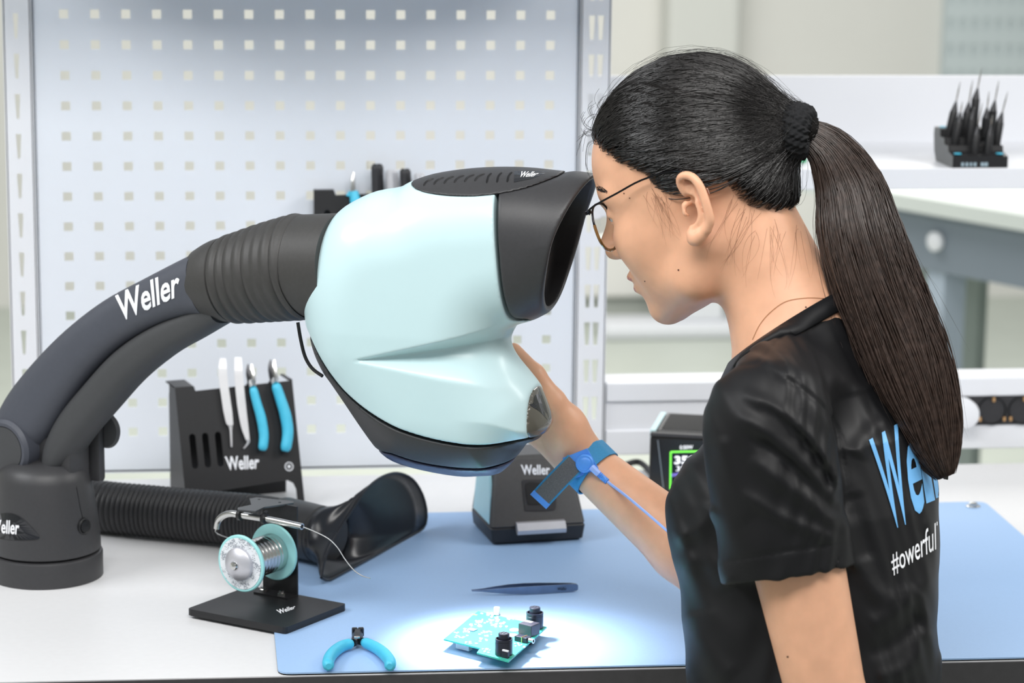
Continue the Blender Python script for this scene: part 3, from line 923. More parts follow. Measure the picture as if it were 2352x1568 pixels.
FT = np.array([-math.cos(math.radians(30)), math.sin(math.radians(30)), 0]); LT = np.array([-FT[1], FT[0], 0])
LT = np.array([-0.5, -math.sqrt(.75), 0])
NK0 = h2w((-.020, 0, -.035)); NKB = onY(1838, 775, 2.385)
TC = np.array([onY(1905, 860, 2.372), onY(1900, 960, 2.362), onY(1876, 1120, 2.340), onY(1864, 1280, 2.322), onY(1860, 1420, 2.308), onY(1878, 1640, 2.292)])[::-1]
TA = np.array([.060, .092, .112, .122, .120, .118])[::-1]; TB = np.array([.100, .134, .132, .126, .124, .132])[::-1]
SHL = onY(1764, 975, 2.215); SHR = TC[-2] - LT * .150 + np.array([0, 0, -.01])
ELL = onY(1908, 1640, 2.165); WRL = onY(1850, 2150, 2.20)
ELR = onY(1700, 1362, 2.525); WRR = onY(1338, 1056, 2.632)
def torso_sdf(P, off=0.0):
    z = np.clip(P[:, 2], TC[0, 2], TC[-1, 2])
    cx = np.interp(z, TC[:, 2], TC[:, 0]); cy = np.interp(z, TC[:, 2], TC[:, 1])
    a = np.interp(z, TC[:, 2], TA) + off; b = np.interp(z, TC[:, 2], TB) + off
    dx = P[:, 0] - cx; dy = P[:, 1] - cy
    qf = dx * FT[0] + dy * FT[1]; ql = dx * LT[0] + dy * LT[1]
    k = np.sqrt((qf / a) ** 2 + (ql / b) ** 2)
    d = (k - 1) * np.minimum(a, b)
    dz = np.maximum(TC[0, 2] - P[:, 2], P[:, 2] - TC[-1, 2])
    return np.where(dz > 0, np.sqrt(np.maximum(d, 0) ** 2 + dz ** 2), d)
def box_mask(P, lo, hi): return ((P > lo) & (P < hi)).all(1)

# right hand round the far side of the viewer
WD = (WRR - ELR) / np.linalg.norm(WRR - ELR)
HPALM = onY(1280, 975, 2.645)
TH = np.array([onY(1318, 1010, 2.628), onY(1268, 925, 2.620), onY(1226, 862, 2.624), onY(1180, 806, 2.636)])
KN = [onY(1262, 915, 2.662), onY(1240, 935, 2.669), onY(1226, 960, 2.665), onY(1216, 988, 2.656)]
FG = []
for i, k0 in enumerate(KN):
    ln = (.040, .044, .041, .033)[i]
    d1 = np.array([-.80, .10, .42 - .20 * i]); d1 /= np.linalg.norm(d1)
    d2 = np.array([-.90, -.32, .25 - .18 * i]); d2 /= np.linalg.norm(d2)
    d3 = np.array([-.86, -.45, .12 - .15 * i]); d3 /= np.linalg.norm(d3)
    p1 = k0 + d1 * ln; p2 = p1 + d2 * ln * .62; p3 = p2 + d3 * ln * .5
    FG.append([k0, p1, p2, p3])
def hand_sdf(P):
    d = s_cone(P, WRR + WD * .005, HPALM, .0235, .026)
    for i in range(4):
        d = smin(d, s_cone(P, WRR + WD * .02, KN[i], .018, .0115), .012)
    d = smin(d, s_chain(P, TH, [.019, .0145, .0115, .0085], .006), .012)
    d = smin(d, s_ell(P, (WRR + TH[1]) / 2 + (0, -.004, 0), (.020, .018, .026)), .014)
    for i in range(4):
        d = smin(d, s_chain(P, FG[i], [.0105, .0092, .0082, .0070], .003), .005)
    return d
def body_sdf(P):
    d = torso_sdf(P, -.010)
    d = smin(d, s_cone(P, NKB + (0, 0, -.04), SHL + (0, 0, .01), .045, .040), .03)
    d = smin(d, s_cone(P, NKB + (0, 0, -.04), SHR + (0, 0, .0), .045, .040), .03)
    d = smin(d, s_cone(P, NK0, NKB, .0500, .0550), .03)
    d = smin(d, s_cone(P, NKB, NKB + (.01, -.01, -.06), .055, .075), .03)
    d = smin(d, s_cone(P, SHL, ELL, .0470, .0345), .02)
    d = smin(d, s_cone(P, ELL, WRL, .036, .024), .01)
    d = smin(d, s_cone(P, SHR, ELR, .046, .040), .02)
    d = smin(d, s_cone(P, ELR, ELR + (WRR - ELR) * .35, .038, .0365), .01)
    d = smin(d, s_cone(P, ELR + (WRR - ELR) * .35, WRR, .0365, .0245), .01)
    lo = np.minimum(np.minimum(WRR, HPALM), np.min(FG, axis=(0, 1))) - .06; hi = np.maximum(WRR, HPALM) + .09
    n = box_mask(P, lo, hi)
    if n.any(): d[n] = smin(d[n], hand_sdf(P[n]), .012)
    n = box_mask(P, HDO - .19, HDO + .20)
    if n.any():
        h = head_sdf(w2h(P[n]))
        d[n] = smin(d[n], h, .022)
    return d
M_skin = mat('skin', lin(222, 170, 138), 0.44, noise=0.05, nscale=60, sss=0.14, bump=0.06, bscale=1200, spec=0.4)
pr = thing('person', 'woman in a black t-shirt with glasses and long ponytail, leaning to the viewer', 'person', (TC[0][0], TC[0][1], FL))
lo = np.minimum.reduce([TC.min(0) - .2, WRR - .14, KN[3] - .14]); hi = np.maximum.reduce([TC.max(0) + .2, HDO + .2])
lo[2] = TC[0, 2] - .02; hi[2] = HDO[2] + .18; hi[1] = 2.80
body = sdf_obj('body', body_sdf, lo, hi, 0.0022, M_skin, pr, bvh=True, newton=1, margin=2.0)
# lips keep their own tint
body.data.materials.append(mat('lip_skin', lin(190, 124, 114), .4, noise=.06, nscale=200, sss=.2))
_c = np.empty(len(body.data.polygons) * 3); body.data.polygons.foreach_get('center', _c)
_l = w2h(_c.reshape(-1, 3)); _y = np.abs(_l[:, 1])
_x = _l[:, 0] + 9.0 * _y * _y
_m = np.minimum(s_ell(np.stack([_x, _y, _l[:, 2] + 2.0 * _y * _y], 1), (.0985, 0, -.0418), (.0105, .0225, .0052)), s_ell(np.stack([_x, _y, _l[:, 2] + .5 * _y * _y], 1), (.0966, 0, -.0535), (.0105, .0195, .0058))) < 0
_i = np.zeros(len(_l), dtype=np.int32); _i[_m & (_l[:, 0] > .08)] = 1
body.data.polygons.foreach_set('material_index', _i)
# eyes
for s in (1, -1):
    ec = h2w((.0810, .031 * s, .018)); ax = h2w((1.0, .031 * s, -.02)) - ec
    ev = MB().lathe([(.0001, -.0118)] + [(.0118 * math.sin(t), -.0118 * math.cos(t)) for t in np.linspace(.2, math.pi - .45, 12)], ec, ax, 24, closed=False).build('eye', mat('eye_white', lin(228, 222, 218), 0.12), pr, smooth=True)
    MB().lathe([(.0053, .0105), (.0045, .0114), (.0001, .0119)], ec, ax, 24, closed=False).build('iris', mat('iris_brown', lin(40, 26, 20), 0.08), ev, smooth=True)

# ------------------------------------------------------------------ t-shirt
def seg_px(P2, line):
    line = np.asarray(line, float); d = np.full(len(P2), 1e9); T = np.zeros(len(P2)); n = len(line) - 1
    for i in range(n):
        a, b = line[i], line[i + 1]; ab = b - a
        t = np.clip(((P2 - a) @ ab) / (ab @ ab), 0, 1)
        q = np.linalg.norm(P2 - a - t[:, None] * ab, axis=1)
        m = q < d; d = np.where(m, q, d); T = np.where(m, (i + t) / n, T)
    return d, T
FOLDS = [  # (path, half width px, height m): positive is a ridge, negative a crease
    (catmull([(1700, 900), (1780, 940), (1850, 995), (1905, 1065), (1930, 1130)], 4), 16, .0045),
    (catmull([(1690, 950), (1770, 1000), (1850, 1075), (1915, 1160)], 4), 18, .0040),
    (catmull([(1720, 1050), (1800, 1110), (1870, 1160), (1930, 1210)], 4), 20, .0045),
    (catmull([(1700, 1130), (1790, 1185), (1870, 1220), (1920, 1240)], 4), 16, .0030),
    (catmull([(1650, 1000), (1670, 1100), (1720, 1200)], 4), 26, .0025),
    (catmull([(1745, 925), (1820, 985), (1880, 1060), (1915, 1130)], 4), 12, -.0035),
    (catmull([(1720, 1000), (1800, 1055), (1880, 1130), (1925, 1190)], 4), 14, -.0035),
    (catmull([(1741, 836), (1837, 890), (1911, 963), (1933, 1048), (1945, 1133), (1935, 1190)], 4), 7, -.0022),
    (catmull([(1741, 836), (1814, 750)], 4), 5, -.0010),
    (catmull([(1742, 836), (1690, 842), (1640, 868)], 4), 5, -.0014),
    ([(1650, 1292), (1792, 1268), (1940, 1246)], 4, -.0012),
    (catmull([(1545, 1235), (1600, 1215), (1640, 1160)], 4), 22, .0040),
    (catmull([(1555, 1300), (1620, 1290), (1680, 1350)], 4), 26, .0030),
    (catmull([(1965, 1050), (1990, 1000), (2040, 960)], 4), 20, .0035),
    (catmull([(1960, 1130), (1975, 1200), (1990, 1290)], 4), 18, -.0035),
    (catmull([(1950, 1180), (1990, 1330), (2060, 1390)], 4), 22, .0035),
    (catmull([(2000, 1440), (2060, 1400), (2110, 1350)], 4), 24, .0040),
    (catmull([(1990, 1500), (2060, 1470), (2120, 1400)], 4), 22, -.0035),
    (catmull([(2010, 1560), (2090, 1530), (2130, 1440)], 4), 22, .0035),
    (catmull([(2163, 1120), (2161, 1250), (2158, 1400), (2150, 1560)], 4), 8, -.0030),
    (catmull([(2135, 1180), (2130, 1300), (2125, 1450)], 4), 16, .0020),
    (catmull([(1600, 1400), (1620, 1480), (1680, 1560)], 4), 30, .0030),
    (catmull([(1790, 850), (1860, 860), (1960, 880)], 4), 26, .0020)]
FG_LO = np.array([1440.0, 640.0])
_g = np.stack(np.meshgrid(np.arange(310), np.arange(360), indexing='ij'), -1).reshape(-1, 2) * 3.0 + FG_LO
FOLD = np.zeros(len(_g))
for path, wpx, amp in FOLDS:
    s, t = seg_px(_g, path)
    FOLD += amp * np.exp(-(s / wpx) ** 2) * np.clip(np.minimum(t, 1 - t) * 6 + .15, 0, 1)
FOLD = FOLD.reshape(310, 360)
HEM = onY(1803, 1316, 2.190); HEMD = (onY(1812, 1400, 2.190) - onY(1797, 1316, 2.190)); HEMD /= np.linalg.norm(HEMD)
HEMN = np.cross(np.array(C_F), onY(1940, 1292, 2.190) - onY(1655, 1338, 2.190)); HEMN *= -1 if HEMN[2] > 0 else 1; HEMN /= np.linalg.norm(HEMN)
RHEM = SHR + (ELR - SHR) * .62; RHN = (ELR - SHR) / np.linalg.norm(ELR - SHR)
CLO = onY(1835, 746, 2.385)
CLN = h2w((0, 0, 1.0)) - h2w((0, 0, 0)); CLN = NK0 - NKB; CLN /= np.linalg.norm(CLN); CLN = CLN + .15 * FT; CLN /= np.linalg.norm(CLN)
def shirt_base(P):
    d = torso_sdf(P, .0)
    d = smin(d, s_ell(P, TC[3] + FT * .065 + LT * .05 + (0, 0, -.02), (.062, .062, .062)), .04)
    d = smin(d, s_ell(P, TC[3] + FT * .065 - LT * .05 + (0, 0, -.02), (.062, .062, .062)), .04)
    d = smin(d, s_cone(P, NKB + (0, 0, -.035), SHL + (0, 0, .012), .054, .048), .035)
    d = smin(d, s_cone(P, NKB + (0, 0, -.035), SHR + (0, 0, .005), .054, .048), .035)
    d = smin(d, s_cone(P, NKB + (.004, 0, -.005), NKB + (.01, -.01, -.07), .060, .080), .03)
    d = smin(d, s_cone(P, NK0 + (NKB - NK0) * .45, NKB + (0, 0, -.025), .0545, .0680), .012)
    sl = np.maximum(s_cone(P, SHL + (0, 0, -.004), HEM + HEMD * .05, .0585, .0575), (P - HEM) @ HEMN)
    sl = smax(sl, -(s_cone(P, SHL + (ELL - SHL) * .35, ELL, .0425, .0370)), .002)      # sleeve opening
    d = smin(d, sl, .012)
    sr = smax(s_cone(P, SHR, RHEM + RHN * .03, .056, .058), (P - RHEM) @ RHN, .003)
    sr = smax(sr, -(s_cone(P, SHR + (ELR - SHR) * .4, ELR, .047, .045)), .002)
    return smin(d, sr, .02)
def shirt_sdf(P):
    d = shirt_base(P)
    n = np.abs(d) < .03
    if n.any():
        q = P[n]
        X, Y = proj(q); P2 = np.stack([X, Y], 1)
        near = np.clip(((q - TC[2]) @ LT + .07) / .04, 0, 1)
        c = np.clip((P2 - FG_LO) / 3.0, 0, np.array(FOLD.shape) - 1.001); i = c.astype(int); f_ = c - i
        add_ = (FOLD[i[:, 0], i[:, 1]] * (1 - f_[:, 0]) + FOLD[i[:, 0] + 1, i[:, 1]] * f_[:, 0]) * (1 - f_[:, 1]) \
            + (FOLD[i[:, 0], i[:, 1] + 1] * (1 - f_[:, 0]) + FOLD[i[:, 0] + 1, i[:, 1] + 1] * f_[:, 0]) * f_[:, 1]
        w = .0012 * np.sin(q[:, 2] * 90 + 14 * np.sin(q[:, 0] * 30)) * np.sin(q[:, 0] * 55 + q[:, 2] * 33)
        d[n] -= (add_ * near + w)
    d = smax(d, -(s_cone(P, NK0, NKB + (0, 0, -.01), .0500, .0560)), .003)      # neck opening
    d = smax(d, (P - CLO) @ CLN - .0, .003)
    return d
def knit_mat():
    m = mat('black_jersey', lin(20, 20, 22), 0.50, spec=0.30, noise=0.06, nscale=900, bump=0.08, bscale=2500)
    b = m.node_tree.nodes['Principled BSDF']; b.inputs['Sheen Weight'].default_value = 0.0; b.inputs['Sheen Roughness'].default_value = 0.4
    return m
M_shirt = knit_mat()
shirt = sdf_obj('t_shirt', shirt_sdf, lo - .01, np.array([hi[0] + .03, 2.72, NKB[2] + .08]), 0.0024, M_shirt, pr, bvh=True, margin=2.2)
# collar band: follows the neck opening on the shirt
ca = np.cross(CLN, LT); ca /= np.linalg.norm(ca); cb_ = np.cross(CLN, ca)
nax = unit_ = (NKB - NK0) / np.linalg.norm(NKB - NK0)
cc0 = NK0 + nax * ((CLO - NK0) @ nax)
v_ = []; f_ = []; NR = 64
for i in range(NR):
    t = 2 * math.pi * i / NR; d_ = math.cos(t) * ca + math.sin(t) * cb_
    ks = np.linspace(.02, .12, 80)
    row = []
    for hgt, lift_ in ((.0035, .0022), (.0040, .0045), (-.005, .0050), (-.0125, .0048), (-.0135, .0010)):
        c_ = cc0 + CLN * hgt
        h = np.minimum(body_sdf(c_ + d_ * ks[:, None]), shirt_sdf(c_ + d_ * ks[:, None]) if hgt < 0 else 1.0)
        row.append(c_ + d_ * (ks[np.argmax(h > 0)] + lift_))
    v_.append(row)
v_ = np.array(v_)
for _ in range(3): v_ = (np.roll(v_, 1, 0) + 2 * v_ + np.roll(v_, -1, 0)) / 4
add('collar', v_.reshape(-1, 3), [(i * 5 + k, i * 5 + k + 1, ((i + 1) % NR) * 5 + k + 1, ((i + 1) % NR) * 5 + k) for i in range(NR) for k in range(4)], M_shirt, pr, smooth=True)
# ------------------------------------------------------------------ hair
M_hair = mat('black_hair', lin(24, 21, 20), 0.28, spec=0.55, noise=0.35, nscale=220)
M_fine = mat('fine_loose_hair', lin(132, 94, 72), .5, spec=.3)
M_tail = mat('dark_brown_hair', lin(60, 47, 41), 0.34, spec=0.5, noise=0.4, nscale=180)
HL = [(.13, .094), (.096, .090), (.082, .080), (.068, .066), (.055, .0545), (.038, .042), (.036, .028), (.031, .017), (.020, .0145), (.011, .024), (.003, .032), (-.016, .026), (-.031, .014), (-.037, -.005), (-.045, -.023), (-.055, -.033), (-.071, -.0425), (-.090, -.047), (-.15, -.055), (-.15, .2), (.13, .2)]
HLP = Poly2(np.array(HL), .05)
TIE = np.array([-.1000, 0, .0345])
def cap_sdf(l):
    d = s_ell(l, (.006, 0, .052), (.0975, .0770, .0875))
    d = smin(d, s_ell(l, (-.034, 0, -.001), (.047, .053, .053)), .02)
    return smin(d, s_cone(l, (-.055, 0, .042), TIE, .042, .019), .022)
def locks(l):
    ph = np.arctan2(l[:, 1], l[:, 2] - .034) + .25 * np.sin(l[:, 0] * 30)
    return .0007 * np.sin(ph * 31 + 3 * np.sin(ph * 9)) + .0005 * np.sin(ph * 67 + 2 * np.sin(ph * 13 + l[:, 0] * 40))
def hair_sdf(P):
    l = w2h(P)
    e = HLP(l[:, [0, 2]])
    c = cap_sdf(l) + np.clip(.015 + e * .6, 0, .015) - locks(l)
    return smax(c, e, .003) * HDS
hair = sdf_obj('hair', hair_sdf, HDO - .17, HDO + .18, 0.0022, mat('hair_undercoat', lin(17, 15, 14), .75, spec=.15, noise=.3, nscale=300), pr, bvh=True, margin=2.2)
def strand_mesh(paths, rads, seg=3):
    """many thin tapered tubes: paths (S, n, 3), rads (S, n)"""
    S, n, _ = paths.shape
    T = np.gradient(paths, axis=1); T /= np.linalg.norm(T, axis=2)[..., None] + 1e-12
    ref = np.array([.31, .52, .79]); A = np.cross(T, ref); A /= np.linalg.norm(A, axis=2)[..., None] + 1e-12
    B = np.cross(T, A)
    th = np.arange(seg) * 2 * math.pi / seg
    V = paths[:, :, None, :] + rads[:, :, None, None] * (np.cos(th)[None, None, :, None] * A[:, :, None, :] + np.sin(th)[None, None, :, None] * B[:, :, None, :])
    idx = np.arange(S * n * seg).reshape(S, n, seg)
    a = idx[:, :-1, :]; b = np.roll(idx, -1, axis=2)[:, :-1, :]; c = np.roll(idx, -1, axis=2)[:, 1:, :]; d = idx[:, 1:, :]
    return V.reshape(-1, 3), np.stack([a, b, c, d], -1).reshape(-1, 4)
def project_cap(L, off, it=4):
    e = .0005
    for _ in range(it):
        d = cap_sdf(L) - off
        G = np.stack([cap_sdf(L + e * np.eye(3)[k]) - cap_sdf(L - e * np.eye(3)[k]) for k in range(3)], 1) / (2 * e)
        L = L - G * (d / ((G * G).sum(1) + 1e-6))[:, None]
    return L
def cap_strands(N, n=22, spread=.03, off=(.0002, .0012), seed=1):
    rg_ = np.random.default_rng(seed)
    c = rg_.normal(size=(N * 8, 3)); c /= np.linalg.norm(c, axis=1)[:, None]
    c = c * [.1, .08, .09] + [0, 0, .045]
    c = project_cap(c, 0.0)
    e = HLP(c[:, [0, 2]])
    keep = (e < -.001) & (c[:, 0] > -.085) & ((c[:, 1] > -.015) | (rg_.random(len(c)) < .3))
    keep &= (e > -spread) | (rg_.random(len(c)) < .22)
    c = c[keep][:N]
    S = len(c)
    t = np.linspace(0, 1, n)[None, :, None]
    tgt = TIE + rg_.normal(size=(S, 3)) * [.002, .006, .006]
    L = c[:, None, :] * (1 - t) + tgt[:, None, :] * t
    sw = rg_.normal(size=(S, 1)) * .006
    L[:, :, 2] += (np.sin(t[..., 0] * math.pi) * (sw + .010 * np.clip((c[:, 0:1] - .0) / .09, 0, 1)))
    o_ = rg_.uniform(*off, size=(S, 1)) * np.ones((1, n)) - .0007 + locks(L.reshape(-1, 3)).reshape(S, n) * .9
    e0 = np.clip(-HLP(c[:, [0, 2]]) / .02, 0, 1)[:, None]
    sink = -.012 * (1 - e0) * np.clip(1 - t[..., 0] * 7, 0, 1) * .75
    L = project_cap(L.reshape(-1, 3), (o_ + sink).reshape(-1))
    L = L.reshape(S, n, 3)
    R = rg_.uniform(.00028, .00062, size=(S, 1)) * np.clip(np.minimum(t[..., 0] * 10 + .25, 1), 0, 1)
    return h2w(L.reshape(-1, 3)).reshape(S, n, 3), R
V, Fq = strand_mesh(*cap_strands(4200))
o = add('hair_strands', V, Fq, M_hair, pr, smooth=True); tag(o, kind='stuff')
# loose short hairs at the sideburn, nape and forehead
def loose(lst, n, jit, rad, seed, m, lab, mid=.02):
    rg_ = np.random.default_rng(seed); out = []
    for (a, b) in lst:
        for _ in range(n):
            p = np.array(a, float) + rg_.normal(size=2) * jit; q = np.array(b, float) + rg_.normal(size=2) * jit * 1.3
            c = (p + q) / 2 + rg_.normal(size=2) * jit * 1.4
            out.append([(1 - t) ** 2 * p + 2 * t * (1 - t) * c + t * t * q for t in np.linspace(0, 1, 9)])
    out = np.array(out); P, ok = cast(out.reshape(-1, 2), BV[body.name], .0006)
    P = P.reshape(len(out), 9, 3); ok = ok.reshape(len(out), 9).all(1)
    ok &= (np.linalg.norm(np.diff(P, axis=1), axis=2).max(1) < .02)
    P = P[ok]
    R = rad * np.linspace(1, .3, 9)[None, :] * np.ones((len(P), 1))
    V, Fq = strand_mesh(P, R); o = add('loose_hair', V, Fq, m, pr, smooth=True); tag(o, kind='stuff'); return o
loose([((1512, 455), (1540, 530)), ((1500, 440), (1522, 515)), ((1525, 455), (1528, 490)), ((1505, 450), (1545, 535))], 6, 8, .00011, 3, M_fine, 'side')
loose([((1690, 460), (1650, 560)), ((1720, 495), (1680, 600)), ((1750, 515), (1720, 640)), ((1790, 520), (1770, 620)), ((1830, 515), (1830, 640)), ((1700, 480), (1665, 620)), ((1850, 520), (1880, 650)), ((1770, 520), (1790, 660))], 5, 14, .00010, 4, M_fine, 'nape')
loose([((1376, 434), (1372, 430)), ((1392, 441), (1374, 430)), ((1385, 438), (1368, 433))], 14, 2.5, .00025, 6, M_hair, 'brow')
# flyaways standing off the crown
rg_ = np.random.default_rng(9)
fl, fr = cap_strands(170, 16, .2, (.001, .004), 21)
tt = np.linspace(0, 1, 16)[None, :, None]
cen = h2w((0, 0, .045))
out_dir = (fl[:, :1] - cen); out_dir /= np.linalg.norm(out_dir, axis=2)[..., None]
fl = fl + out_dir * (np.sin(tt * math.pi) * rg_.uniform(.001, .007, size=(len(fl), 1, 1))) + rg_.normal(size=(len(fl), 1, 3)) * .002 * tt
V, Fq = strand_mesh(fl, np.full(fl.shape[:2], .00013)); o = add('flyaway_hair', V, Fq, M_hair, pr, smooth=True); tag(o, kind='stuff')
wf = [[(1372, 300), (1350, 292), (1338, 275), (1345, 262)], [(1370, 310), (1345, 300), (1332, 330), (1326, 352)], [(1380, 290), (1360, 268), (1352, 250), (1362, 240)], [(1368, 320), (1350, 330), (1346, 370), (1352, 395)], [(1390, 270), (1368, 262), (1350, 272), (1344, 285)], [(1385, 260), (1375, 240), (1380, 226), (1392, 215)], [(1372, 305), (1352, 312), (1342, 304), (1340, 296)], [(1376, 296), (1356, 300), (1340, 310), (1330, 318)]]
fp_ = []
for w_ in wf:
    for j in range(4):
        jj = rg_.normal(size=2) * 6
        c2 = catmull(np.array(w_) + jj * np.linspace(.3, 1, 4)[:, None], 5)
        p0 = h2w((.085, .01, .095)); fp_.append([onP(x, y, p0, C_F) for x, y in c2])
V, Fq = strand_mesh(np.array(fp_), np.full((len(fp_), 16), .00016)); o = add('flyaway_hair', V, Fq, M_hair, pr, smooth=True); tag(o, kind='stuff')

# ponytail
TIEW = h2w(TIE)
tp = np.array([(1845, 300, 30), (1905, 345, 52), (1950, 430, 76), (1972, 530, 92), (2003, 630, 96), (2045, 735, 96), (2085, 840, 92), (2120, 940, 76), (2148, 1030, 52), (2172, 1095, 20)], float)
ty = np.array([TIEW[1], TIEW[1] - .008, TIEW[1] - .018, 2.360, 2.342, 2.325, 2.308, 2.294, 2.283, 2.276])
sp2 = catmull(np.concatenate([tp, ty[:, None]], 1), 5)
TPATH = np.array([onY(x, y, Y) for x, y, _, Y in sp2]); TW = sp2[:, 2] / 2480.0
def tail_sdf(P):
    d = np.full(len(P), 1.0)
    st = list(range(0, len(TPATH), 3)); st = st if st[-1] == len(TPATH) - 1 else st + [len(TPATH) - 1]
    for i, j in zip(st[:-1], st[1:]):
        e = s_cone(P, TPATH[i], TPATH[j], TW[i] * .45, TW[j] * .45)
        d = e if i == 0 else smin(d, e, .008)
    return d
tail = sdf_obj('ponytail', tail_sdf, TPATH.min(0) - .06, TPATH.max(0) + .06, 0.004, M_hair, pr)
def tail_strands(N, n=30, seed=5, mode=0):
    rg_ = np.random.default_rng(seed)
    th = rg_.uniform(0, 2 * math.pi, N); rr = np.sqrt(rg_.uniform(.12, 1.0, N))
    a = rr * np.cos(th); b = rr * np.sin(th)
    t1 = np.clip(rg_.normal(.92, .08, N), .55, 1.0) if mode == 0 else rg_.uniform(.3, .9, N)
    t = np.linspace(0, 1, n)[None] * t1[:, None]
    f = t * (len(TPATH) - 1); i = np.clip(f.astype(int), 0, len(TPATH) - 2); u = (f - i)[..., None]
    c = TPATH[i] * (1 - u) + TPATH[i + 1] * u
    w = TW[i] * (1 - u[..., 0]) + TW[i + 1] * u[..., 0]
    T = np.gradient(TPATH, axis=0); T /= np.linalg.norm(T, axis=1)[:, None]
    Tn = T[i]
    A = np.cross(Tn, C_F); A /= np.linalg.norm(A, axis=2)[..., None]; B = np.cross(Tn, A)
    wig = rg_.uniform(0, 6.28, (N, 1)); fr_ = rg_.uniform(6, 16, (N, 1)); am = rg_.uniform(.02, .12, (N, 1))
    aa = a[:, None] * (1 + .10 * np.sin(t * 9 + wig)) + am * np.sin(t * fr_ + wig) * t
    bb_ = b[:, None] + am * np.cos(t * fr_ + wig * 1.7) * t
    clump = .18 * np.sin(th * 5)[:, None] * t ** 2
    out = c + (w * (aa + clump))[..., None] * A + (w * bb_ * .62)[..., None] * B
    if mode:
        k = rg_.normal(size=(N, 1, 3)) * .012
        out = out + k * (t / t1[:, None])[..., None] ** 3 + A * (np.sign(a)[:, None] * w * .12)[..., None]
    R = (rg_.uniform(.00035, .0008, (N, 1)) if mode == 0 else .00014) * np.clip((t1[:, None] - t) * 12 + .15, 0, 1)
    return out, R * np.ones_like(t)
V, Fq = strand_mesh(*tail_strands(3400)); o = add('ponytail_strands', V, Fq, M_tail, tail, smooth=True); tag(o, kind='stuff')
V, Fq = strand_mesh(*tail_strands(140, 24, 8, 1)); o = add('ponytail_flyaways', V, Fq, M_tail, tail, smooth=True); tag(o, kind='stuff')
# hair tie: knitted ring
ta = TPATH[3] - h2w((-.070, 0, .040)); ta /= np.linalg.norm(ta)
tcn = onP(1828, 302, TIEW, C_F)
tA = np.cross(ta, C_F); tA /= np.linalg.norm(tA); tB = np.cross(ta, tA)
def tie_sdf(P):
    q = P - tcn; h = q @ ta; x = q @ tA; y = q @ tB
    r = np.sqrt(x * x + y * y); an = np.arctan2(y, x)
    bump_ = .0013 * np.sin(an * 22 + h * 260) * np.cos(h * 520 + an * 3) + .0008 * np.sin(an * 41 + 3) * np.sin(h * 700)
    dr = r - .0175
    return (np.sqrt((dr / .0100) ** 2 + (h / .0155) ** 2) - 1) * .0100 - bump_
sdf_obj('hair_tie', tie_sdf, tcn - .045, tcn + .045, 0.0014, mat('black_knit', lin(16, 17, 20), .85, noise=.3, nscale=600, bump=.4, bscale=1500), hair, margin=2.5)

# ------------------------------------------------------------------ glasses
gl = thing('glasses', 'thin dark framed glasses with brown lower rims on the woman\'s nose', 'glasses', h2w((.097, 0, .0)))
M_gf = mat('glasses_metal', lin(38, 36, 38), .25, metal=.8, noise=.05, nscale=100)
M_gb = mat('tortoise_acetate', lin(112, 78, 36), .15, coat=.6, noise=.35, nscale=160)
M_len = mat('lens_glass', (1, 1, 1), 0.0, trans=1.0, ior=1.04, coat=.3)
for s in (1, -1):
    th = np.linspace(0, 2 * math.pi, 40, endpoint=False)
    ry = .0265; rz = .0225
    yy = .0365 + ry * np.sign(np.cos(th)) * np.abs(np.cos(th)) ** .85; zz = .0115 + rz * np.sign(np.sin(th)) * np.abs(np.sin(th)) ** .85
    xx = .0985 - .9 * (yy - .02) ** 2 - .04 * (zz - .01)
    R_ = h2w(np.stack([xx, yy * s, zz], 1))
    up = np.array([k for k in range(40) if zz[k] > .006]); dn = np.array([k for k in range(40) if zz[k] <= .010])
    MB().tube(R_[[k % 40 for k in range(-4, 25)]], .0011, 8).build('upper_rim', M_gf, gl, smooth=True)
    MB().tube(R_[[k % 40 for k in range(19, 42)]], .0015, 8).build('lower_rim', M_gb, gl, smooth=True)
    c = R_.mean(0); n = len(R_)
    add('lens', np.concatenate([[c], R_]), [(0, 1 + i, 1 + (i + 1) % n) for i in range(n)], M_len, gl, smooth=True)
    tmp = catmull([(.0970, .0635, .0270), (.0955, .0680, .0300), (.085, .0705, .0330), (.060, .0735, .0360), (.032, .0755, .0392), (.0, .0770, .0370), (-.008, .0760, .0310), (-.0175, .0735, .0165), (-.0215, .0725, .0090)], 4) * [1, s, 1]
    tm = MB().tube(h2w(tmp), .0010, 8).build('temple', M_gf, gl, smooth=True)
    hg = h2w((.0965, .0660 * s, .0290))
    MB().box((-.003, -.0015, -.002), (.003, .0015, .002), .0006, HDR, hg).build('hinge', M_gf, tm)
    te = h2w((-.0222, .0725 * s, .0085))
    MB().box((-.002, -.0012, -.0032), (.002, .0012, .0032), .0006, HDR, te).build('tip', mat('rose_gold', lin(214, 170, 150), .25, metal=.9), tm)
MB().tube(h2w(catmull([(.0985, .0105, .0160), (.1010, .005, .0195), (.1015, 0, .0205), (.1010, -.005, .0195), (.0985, -.0105, .0160)], 4)), .0011, 8).build('bridge', M_gf, gl, smooth=True)

